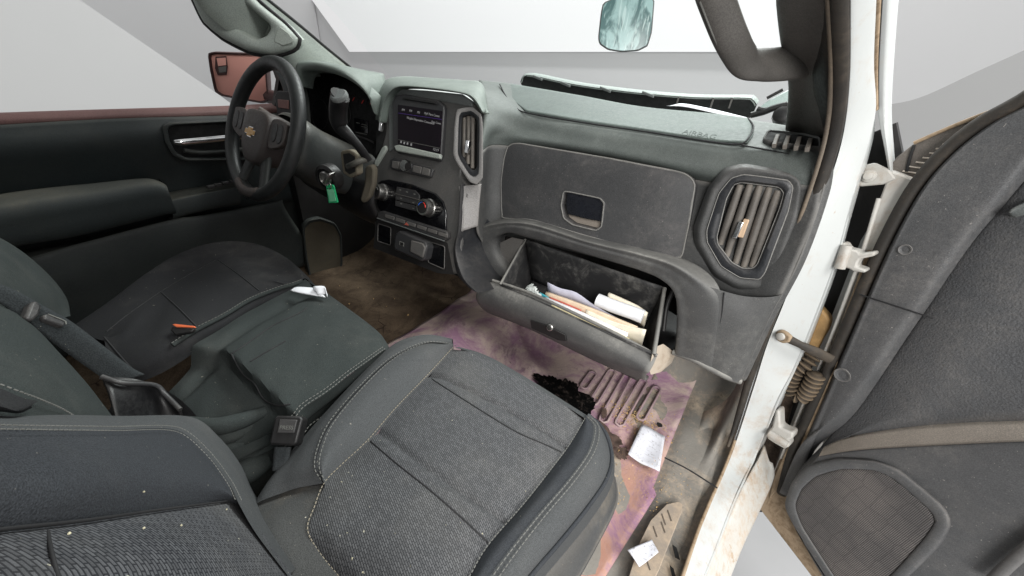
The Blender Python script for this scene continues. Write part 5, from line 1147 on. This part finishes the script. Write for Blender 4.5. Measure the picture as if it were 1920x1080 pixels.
def mz(x, y): return floor_z(x, y) + ridge(x, y, FA, FB, .022, .022) + ridge(x, y, FA, FC, .03, .012) + .004 + .004 * math.sin(x * 23 + 1) * math.sin(y * 19) + .0025 * math.sin(x * 51 + y * 37)
rows = []
for j in range(61):
    y = .25 + .95 * j / 60; row = []
    xl = -.13 if y > .5 else -.13; xr = .725 - .02 * (1 - (y - .25) / .95) - (.02 if y < .5 else 0)
    if y < .62: xr = .725 - .06 * (.62 - y) / .37
    for i in range(61):
        x = xl + (xr - xl) * i / 60; row.append(V((x, y, mz(x, y) + (.012 * max(0, (i - 57) / 3)))))
    rows.append(row)
bm, _ = grid_mesh(rows); finish(bm, 'mat_sheet', MT['mat'], mt, solid=-.003)
FP = Plane((.5, .8, .012), (0, 0, 1))
for (a, b) in (((1112, 700), (1094, 726)), ((1148, 696), (1112, 756)), ((1178, 703), (1130, 790)), ((1207, 714), (1160, 796)), ((1232, 728), (1200, 785))):
    p, q = FP.hit(*a), FP.hit(*b); dd_ = (q - p).normalized(); sd = V((-dd_.y, dd_.x, 0)) * .0115
    loop_ = [p + sd, q + sd, q + dd_ * .006, q - sd, p - sd, p - dd_ * .006]
    tube('mat_rib', dense_poly([x + V((0, 0, .0005)) for x in loop_], 36, .5), .0036, MT['matrib'], mt, closed=True, sides=8)
# wet black spill
t = NT('spill'); t.out(t.mix(t.ramp(t.noise(60, 8, .7), .5, .7), (.004, .004, .004), (.05, .04, .035)), .15, t.bump(t.noise(90, 4, .6), .5, .004)); MT['spill'] = t.m
random.seed(3)
def blob(name, px, mat, parent, z, th=.0015, jag=.012, n=90):
    b0 = spline([at(u, v, 'Z', z) for u, v in px], n, True); c0 = sum(b0, V()) / n
    return plate(name, [c0 + (p - c0) * (1 + random.uniform(-1, 1) * jag / max(.02, (p - c0).length)) for p in b0], (0, 0, 1), th, mat, parent)
blob('spill', [(1000, 702), (1022, 704), (1042, 708), (1062, 722), (1070, 745), (1060, 770), (1030, 745)], MT['spill'], mt, .021, jag=.006, n=70)
blob('spill', [(1052, 714), (1075, 716), (1086, 732), (1092, 755), (1080, 778), (1060, 760)], MT['spill'], mt, .0225, jag=.006, n=60)
blob('spill', [(1080, 736), (1108, 742), (1116, 760), (1104, 785), (1122, 812), (1108, 815), (1086, 780)], MT['spill'], mt, .022, jag=.006, n=60)
MT['stain'] = simple('brown_stain', (.075, .05, .04), .55, var=.5, nscale=60)
for px in ([(1122, 792), (1138, 798), (1146, 812), (1160, 818), (1166, 832), (1150, 838), (1140, 824), (1126, 812)], [(1148, 842), (1166, 838), (1178, 846), (1172, 860), (1156, 856)], [(1128, 768), (1136, 766), (1138, 778), (1130, 784)]):
    blob('stain', px, MT['stain'], mt, .019, jag=.004, n=60)
blob('spill_drop', [(1232, 792), (1240, 794), (1242, 800), (1234, 799)], MT['void'], mt, .019, jag=.001, n=20)
# crumbs of dry leaves and sand
bm = bmesh.new(); random.seed(11)
def crumb(u, v, z, r):
    p = at(u, v, 'Z', z); q = [V((random.uniform(-1, 1), random.uniform(-1, 1), random.uniform(-.5, .5))) * r for _ in range(3)]
    vs = [bm.verts.new(p + x) for x in q] + [bm.verts.new(p + V((0, 0, r * .8)))]
    for f in ((0, 1, 2), (0, 1, 3), (1, 2, 3), (0, 2, 3)): bm.faces.new([vs[i] for i in f])
for _ in range(500):
    u = random.gauss(1195, 38); v = 785 + (u - 1195) * .35 + random.gauss(0, 14); crumb(u, v, mz(.6, .75) + .004, random.uniform(.0012, .004))
for _ in range(160): crumb(random.uniform(1140, 1270), random.uniform(840, 960), .02, random.uniform(.001, .003))
for u, v in ((690, 549), (636, 536), (655, 570), (700, 560), (725, 575), (740, 560), (672, 540), (765, 590), (600, 560)): crumb(u, v, .03, random.uniform(.003, .006))
for _ in range(220): crumb(random.gauss(1240, 30), random.gauss(905, 45), .036, random.uniform(.0008, .002))
o = finish(bm, 'crumbs', simple('dry_crumbs', (.48, .32, .14), .9, var=.5, nscale=300), mt, smooth=0); o['kind'] = 'stuff'
# crumbs on the seat
bm = bmesh.new()
for u, v in ((691, 827), (905, 1000), (863, 980), (660, 1048), (770, 1060), (640, 905), (775, 772), (650, 1000), (680, 1072), (835, 985), (985, 920), (960, 780), (740, 1000)): crumb(u, v, .349, random.uniform(.0012, .0028))
for u, v in ((270, 990), (340, 985), (425, 955), (130, 1000), (360, 880), (270, 922)):
    p = BP.off(.014).hit(u, v); bmesh.ops.create_icosphere(bm, subdivisions=1, radius=.0007, matrix=M4.Translation(p))
o = finish(bm, 'crumbs', simple('seat_crumbs', (.40, .37, .26), .9, var=.3, nscale=300), ps, smooth=0); o['kind'] = 'stuff'

# ================================================================== PASSENGER DOOR (open)
DPl = Plane((.92, .93, 0), (-.5, -.87, 0)); DN = DPl.n
pdr = thing('passenger_door', 'open passenger door with dusty dark trim, speaker grille and white hinges', 'door', V((1.0, .88, -.16)))
def dp(px, off=0.0): return pl(DPl, px, off)
me_ = dp([(1668, 318), (1640, 395), (1602, 515), (1542, 680), (1482, 820), (1434, 925), (1424, 950), (1432, 962), (1470, 1005), (1535, 1095), (1640, 1230), (1640, 1150), (1540, 1000), (1500, 900), (1560, 750), (1640, 560), (1700, 420), (1735, 345), (1700, 330)])
plate('door_shell', me_, DN, .05, MT['doormetal'], pdr, bevel=.004)
eg = dp([(1648, 372), (1618, 470), (1560, 630), (1500, 775), (1446, 905)], .003)
tube('shell_flange', eg, .004, MT['doormetal'], pdr, n=40)
eg = dp([(1632, 470), (1580, 615), (1520, 765), (1466, 890), (1440, 945)], .004)
tube('shell_flange', eg, .005, MT['rust'], pdr, n=40)
pplate('rusty_corner', DPl, [(1462, 860), (1480, 868), (1482, 960), (1540, 1080), (1525, 1085), (1425, 955), (1436, 925)], .01, MT['rust'], pdr, off=.008, bevel=.002)
pplate('door_skin', DPl, [(1424, 948), (1470, 1000), (1545, 1110), (1700, 1300), (2300, 1300), (2300, 100), (1990, 180), (1710, 335), (1660, 330)], .02, MT['white'], pdr, off=-.07)
pplate('dirty_flange', DPl, [(1603, 556), (1614, 562), (1566, 690), (1502, 850), (1470, 905), (1442, 935), (1452, 892), (1524, 735)], .01, MT['rust'], pdr, off=.014, bevel=.002)
# trim panel
e_ = [(1990, 150), (1920, 195), (1855, 230), (1790, 280), (1735, 340), (1692, 410), (1648, 500), (1610, 588), (1575, 668), (1535, 760), (1497, 850), (1476, 925)]
E0 = dp(e_, .0); E1 = dp([(u + 5, v + 5) for u, v in e_], .022); E2 = dp([(u + 14, v + 8) for u, v in e_], .024)
g_ = [(2010, 230), (1945, 310), (1885, 385), (1838, 440), (1795, 500), (1755, 560), (1712, 620), (1670, 685), (1640, 730), (1595, 790), (1530, 842), (1490, 930)]
G0_ = dp([(u - 26, v - 6) for u, v in g_], .026); G1_ = dp([(u - 10, v) for u, v in g_], .012); G2_ = dp(g_, .004)
loft('trim_panel', [E0, E1, E2, [a.lerp(b, .5) + DN * .002 for a, b in zip(E2, G0_)], G0_, G1_, G2_], MT['door'], pdr, nu=90, nv=6, byindex=True, thick=.003)
tube('edge_seal', [p + DN * .006 for p in spline(dp([(u - 8, v - 2) for u, v in e_], .004), 60)], .011, MT['rubber'], pdr, sides=10)
tube('trim_seam', dp([(1612, 552, .027), (1680, 574, .029), (1735, 592, .026), (1748, 597, .02)]), .0014, MT['seam'], pdr, n=20)

for u, v, r in ((1698, 468, .007), (1580, 703, .011)):
    lathe('trim_clip', DPl.off(.025).hit(u, v), DN, [(r * 1.4, 0), (r * 1.3, .003), (r * .9, .002), (r * .7, .0005), (r * .3, .001)], MT['door'], pdr, sides=20)
# grained insert
N0 = dp([(2030, 235), (1935, 325), (1875, 392), (1825, 450), (1780, 512), (1738, 578), (1696, 640), (1646, 712), (1612, 760), (1566, 808), (1540, 838)], -.003)
N1 = dp([(2120, 300), (2020, 420), (1960, 480), (1900, 540), (1850, 600), (1800, 650), (1760, 700), (1720, 745), (1690, 775), (1640, 795), (1590, 818)], .022)
N2 = dp([(2180, 780), (2100, 784), (2020, 786), (1960, 789), (1900, 790), (1850, 791), (1800, 793), (1760, 796), (1720, 800), (1670, 806), (1600, 818)], .016)
loft('trim_insert', [N0, [a.lerp(b, .12) + DN * .010 for a, b in zip(N0, N1)], N1, N2], MT['doorin'], pdr, nu=60, nv=8, byindex=True, thick=.003)
loft('grab_cup', [dp([(1895, 400, .03), (1905, 390, .03), (1940, 375, .03), (2000, 360, .03)]), dp([(1892, 402, .012), (1900, 410, .012), (1930, 408, .012), (2000, 400, .012)])], MT['silver'], pdr, nu=12, nv=4, thick=.003)
# dusty ledge
H0 = dp([(1545, 838), (1580, 822), (1620, 812), (1700, 801), (1800, 793), (1920, 789), (2060, 787)], .016)
H1 = dp([(1535, 856), (1570, 849), (1620, 843), (1700, 838), (1800, 833), (1920, 828), (2060, 828)], .055)
loft('ledge', [H0, H1], MT['ledge'], pdr, nu=50, nv=5, thick=.004)
H2 = dp([(1500, 905), (1540, 885), (1600, 885), (1700, 890), (1800, 890), (1920, 890), (2060, 890)], .062)
H3 = dp([(1500, 1000), (1540, 1010), (1600, 1020), (1700, 1020), (1800, 1020), (1920, 1010), (2060, 1010)], .055)
H4 = dp([(1560, 1110), (1600, 1130), (1660, 1160), (1740, 1180), (1840, 1180), (1940, 1180), (2060, 1180)], .03)
loft('lower_panel', [H1, [p + DN * .006 - V((0, 0, .006)) for p in H1], H2, H3, H4], MT['door'], pdr, nu=50, nv=7, thick=.003)
lo_edge = dp([(1540, 838, .016), (1500, 880, .03), (1478, 930, .03), (1482, 965, .03), (1530, 1045, .03), (1580, 1120, .02)])
loft('panel_corner', [[p - DN * .04 for p in lo_edge], lo_edge, [p + DN * .022 + V((.02, -.01, 0)) for p in lo_edge]], MT['door'], pdr, nu=30, nv=5)
SPp = DPl.off(.066)
s1 = [(1470, 948), (1484, 905), (1515, 872), (1570, 858), (1640, 862), (1685, 878), (1772, 950), (1786, 982), (1765, 1020), (1690, 1095), (1600, 1150), (1560, 1100), (1488, 985)]
s2 = [(1480, 948), (1494, 910), (1522, 882), (1572, 868), (1640, 871), (1680, 886), (1760, 953), (1773, 980), (1753, 1012), (1680, 1090), (1598, 1140), (1560, 1085), (1495, 985)]
s3 = [(1489, 948), (1502, 916), (1528, 892), (1575, 878), (1638, 880), (1672, 893), (1745, 956), (1757, 976), (1738, 1006), (1668, 1084), (1596, 1128), (1558, 1072), (1502, 985)]
sur = vring('speaker_surround', [(s1, -.03), (s1, .0), (s2, .006), (s3, .004), (s3, -.002)], SPp, (1620, 985), MT['door'], pdr, n=80, nv=3, soft=.8)
t = NT('speaker_mesh'); sx_ = t.n('ShaderNodeSeparateXYZ'); t.l(t.tc, sx_.inputs[0]); cb_ = t.n('ShaderNodeCombineXYZ')
t.l(t.math('ADD', t.math('MULTIPLY', sx_.outputs[0], .87), t.math('MULTIPLY', sx_.outputs[1], -.5)), cb_.inputs[0]); t.l(sx_.outputs[2], cb_.inputs[1])
vv = t.n('ShaderNodeTexVoronoi', voronoi_dimensions='2D'); vv.inputs['Scale'].default_value = 400; vv.inputs['Randomness'].default_value = .05; t.l(cb_.outputs[0], vv.inputs['Vector'])
hx = t.n('ShaderNodeTexVoronoi', voronoi_dimensions='2D', feature='DISTANCE_TO_EDGE'); hx.inputs['Scale'].default_value = 32; hx.inputs['Randomness'].default_value = .25; t.l(cb_.outputs[0], hx.inputs['Vector'])
hole = t.ramp(vv.outputs['Distance'], .30, .42, 1, 0); hxl = t.ramp(hx.outputs['Distance'], .01, .06, 1, 0)
c = t.mix(t.ramp(t.noise(8, 6, .6), .35, .7), (.135, .127, .126), (.22, .20, .19)); c = t.mix(t.math('MULTIPLY', hxl, .25), c, (.03, .028, .03)); c = t.mix(hole, c, (.012, .011, .011))
MT['mesh'] = t.out(c, .7, t.bump(t.math('SUBTRACT', 1.0, hole), .8, .002), spec=.3)
gr_ = byangle(dense_poly(pl(SPp, s3), 240, .8), SPp.hit(1620, 985), 80); gc = SPp.hit(1620, 985)
loft('speaker_grille', [[p - SPp.n * .001 for p in gr_], [p.lerp(gc, .06) + SPp.n * .003 for p in gr_], [p.lerp(gc, .5) + SPp.n * .006 for p in gr_], [p.lerp(gc, .97) + SPp.n * .007 for p in gr_]], MT['mesh'], sur, nu=80, nv=4, closed=True, byindex=True, cap=True)
tube('panel_edge', dp([(1860, 1090, .064), (1890, 1060, .066), (1930, 1025, .068), (1990, 980, .068)]), .008, MT['door'], pdr, n=14)
# ribbed dirty sail corner
MT['sail'] = plastic('sail_plastic', (.12, .108, .098), .75, (.32, .28, .245), .7, .2)
SAp = DPl.off(-.012)
sail_ = pplate('sail_corner', SAp, [(1657, 326), (1680, 295), (1714, 268), (1800, 232), (1930, 182), (1990, 150), (1990, 165), (1925, 200), (1850, 236), (1795, 276), (1755, 318), (1716, 342)], .02, MT['sail'], pdr, bevel=.003)
for k in range(10):
    u0, v0 = 1678 + k * 12.5, 333 - k * 8.4
    tube('sail_rib', [SAp.off(.001).hit(u0 + 2, v0 - 4), SAp.off(.001).hit(min(u0 + 44, 1812) - k * 1.2, v0 + 3 - k * .8)], .0013, MT['ledge'], sail_, n=4, sides=6)
tube('sail_groove', [SAp.off(.001).hit(1700, 322), SAp.off(.001).hit(1706, 296), SAp.off(.001).hit(1714, 272)], .0025, MT['seam'], sail_, n=8)
tube('sail_edge', pl(SAp, [(1714, 268, .002), (1800, 231, .002), (1930, 181, .002)]), .003, MT['rust'], sail_, n=10)
# hinges
HPn = Plane(at(1600, 485, 'Y', .90), (-.35, -.93, .1))
hg = pplate('hinge', HPn, [(1568, 466), (1575, 455), (1585, 456), (1590, 466), (1607, 470), (1612, 476), (1640, 472), (1640, 480), (1612, 486), (1608, 493), (1606, 500), (1624, 506), (1622, 512), (1600, 509), (1592, 504), (1572, 500), (1562, 490)], .035, MT['hinge'], pdr, bevel=.005)
tube('hinge_pin', [HPn.off(.006).hit(1588, 460), HPn.off(.006).hit(1574, 503)], .009, MT['hinge'], hg, n=6, sides=12)
HQn = Plane(at(1470, 815, 'Y', .845), (-.35, -.93, .15))
hg2 = pplate('hinge', HQn, [(1454, 768), (1462, 770), (1463, 800), (1470, 805), (1488, 812), (1486, 822), (1478, 826), (1480, 838), (1470, 842), (1452, 832), (1437, 822), (1440, 808), (1447, 800)], .035, MT['hinge'], pdr, bevel=.005)
tube('hinge_pin', [HQn.off(.006).hit(1442, 812), HQn.off(.006).hit(1476, 834)], .009, MT['hinge'], hg2, n=6, sides=12)
# check strap
cs0 = at(1466, 632, 'Y', .865)
strap = tube('check_strap', [at(1466, 632, 'Y', .862), at(1480, 636, 'Y', .86), at(1500, 646, 'Y', .86), at(1530, 660, 'Y', .868), at(1558, 674, 'Y', .88)], [.008, .009, .0075, .011, .010], MT['rubber'], pdr, sides=10, flat=.5, upv=(-.3, -.9, .3))
pplate('strap_bracket', Plane(cs0, (-.6, -.8, .1)), [(1454, 622), (1464, 618), (1474, 624), (1482, 632), (1478, 642), (1466, 644), (1455, 638)], .012, MT['rust'], strap, off=.004, bevel=.003)
lathe('bolt', at(1465, 631, 'Y', .855), (-.6, -.8, .1), [(.008, 0), (.008, .006), (.004, .008)], MT['hinge'], strap, sides=10)
# corrugated wiring boot
bp_ = spline(cv('Y', .93, [(1524, 668, .93), (1510, 684, .92), (1492, 698, .915), (1482, 718, .912), (1487, 738, .91), (1505, 743, .905), (1518, 728, .90), (1532, 700, .90)]), 90)
tube('wiring_boot', bp_, [.0135 + .0045 * math.sin(k * 2 * math.pi / 5) for k in range(90)], plastic('boot_rubber', (.045, .035, .026), .7, (.26, .19, .12), .8, .2), pdr, sides=14)

# ================================================================== PAPERS
def card(name, label, top, drop, mat, cat='paper', th=.003, n=16, group=None, fold=0.0):
    a = spline([at(*p[:2], 'Y', p[2]) for p in top], n); d = V(drop)
    rows = [[p + d * (k / 4) + V((0, fold * math.sin(k), 0)) for p in a] for k in range(5)]
    bm, _ = grid_mesh(rows); o = finish(bm, name, mat, None, solid=th)
    return tag(o, label, cat, group)
dv = (0, .035, -.10)
card('envelope', 'pale yellow envelope at the front of the papers in the glove box', [(1036, 569, .735), (1100, 597, .735), (1180, 634, .735)], dv, MT['yellow'], 'envelope', .006)
card('booklet', 'thick white booklet standing in the middle of the glove box papers', [(1022, 556, .75), (1090, 584, .75), (1178, 624, .75)], dv, MT['paper'], 'booklet', .008)
card('folder', 'manila folder stack behind the white booklet in the glove box', [(1025, 546, .765), (1100, 573, .765), (1196, 612, .765)], dv, MT['manila'], 'folder', .007)
card('folder_cover', 'cream folder with its corner sticking out at the right of the glove box papers', [(1100, 580, .758), (1150, 602, .758), (1212, 618, .758)], dv, MT['paper2'], 'folder', .004)
card('card', 'teal card corner at the left end of the glove box papers', [(1012, 548, .755), (1022, 553, .755), (1032, 560, .755)], dv, MT['bluecard'], 'card', .002)
card('card', 'thin red card standing between the white booklet and the folders', [(1030, 556, .758), (1060, 568, .758), (1090, 581, .758)], dv, MT['redcard'], 'card', .002)
card('letter', 'lilac white letter sheet sticking up behind the folders in the glove box', [(1027, 529, .785), (1050, 540, .785), (1080, 548, .785), (1115, 572, .785), (1165, 600, .785)], dv, simple('letter_paper', (.52, .52, .62), .85), 'letter', .002)
rp = spline(cv('Y', .785, [(1120, 562), (1150, 574), (1185, 586), (1205, 594)]), 12)
tag(tube('rolled_paper', rp, .0165, MT['paper'], None, sides=18), 'thick roll of white paper lying on the glove box papers', 'paper roll')
card('receipt', 'narrow folded white receipt behind the paper roll in the glove box', [(1142, 548, .80), (1165, 558, .80), (1195, 572, .80), (1215, 586, .80)], (0, .03, -.06), MT['paper2'], 'receipt', .006)
# plastic bag at left
t = NT('clear_bag'); t.out((.62, .66, .64), .35); t.b.inputs['Alpha'].default_value = .75; MT['bag'] = t.m
bgr = [cv('Y', .745, [(990, 535), (997, 533), (1004, 540), (1012, 552)]), cv('Y', .742, [(986, 545), (996, 546), (1008, 556), (1020, 566)]), cv('Y', .74, [(996, 562), (1004, 560), (1014, 572), (1030, 580)])]
random.seed(5)
tag(loft('plastic_bag', bgr, MT['bag'], None, nu=16, nv=6, thick=.001, fn=lambda p, s, r: p + V((random.uniform(-.0025, .0025),) * 3)), 'crumpled clear plastic bag at the left of the glove box', 'bag')
# papers on the floor
def flat_paper(name, label, px, z, mat, up=(0, 0, 1), bend=.004, th=.0008, n=10):
    a, b, c, d = [at(u, v, 'Z', z) for u, v in px]
    rows = []
    for j in range(n + 1):
        row = []
        for i in range(n + 1):
            x, y = i / n, j / n; p = a.lerp(b, x).lerp(d.lerp(c, x), y); p.z += bend * (math.sin(x * 5 + y * 3) * .5 + (abs(x - .5) * .8)) + random.uniform(0, .0004); row.append(p)
        rows.append(row)
    bm, _ = grid_mesh(rows); return tag(finish(bm, name, mat, None, solid=-th), label, 'paper')
t = NT('dirty_paper'); sp_n = t.ramp(t.noise(170, 4, .7), .58, .66); ln = t.ramp(t.noise(120, 2, .5, t.mapped((.25, 2.2, 1), (0, 0, .45))), .60, .66); c = t.mix(t.math('MULTIPLY', t.math('MAXIMUM', sp_n, t.math('MULTIPLY', ln, .5)), .7), t.mix(t.noise(20, 6, .6), (.52, .53, .58), (.70, .71, .76)), (.16, .15, .15)); MT['dpaper'] = t.out(c, .85)
flat_paper('paper_sheet', 'torn bluish white paper lying at the edge of the purple floor mat', [(1203, 797), (1247, 818), (1235, 887), (1177, 853)], .026, MT['dpaper'], bend=.006)
flat_paper('paper_scrap', 'small speckled white paper scrap lying on the tan scuff plate', [(1176, 1032), (1222, 1012), (1234, 1037), (1198, 1064)], .046, MT['dpaper'], bend=.003)
r0 = cv('Z', .362, [(545, 544, .358), (556, 538), (582, 539), (598, 541)]); r1 = cv('Z', .358, [(545, 545, .357), (562, 549), (590, 554), (610, 557)])
fp_ = thing('folded_paper', 'folded white paper lying on the front of the middle seat', 'paper', at(580, 550, 'Z', .35))
loft('paper_flap', [r0, r1], MT['paper'], fp_, nu=16, nv=5, thick=.0015)
loft('paper_fold', [cv('Z', .372, [(587, 542, .362), (588, 537), (606, 536), (609, 540, .37)]), cv('Z', .36, [(596, 552, .359), (598, 553), (612, 551), (613, 557, .358)])], MT['paper'], fp_, nu=8, nv=4, thick=.0015)
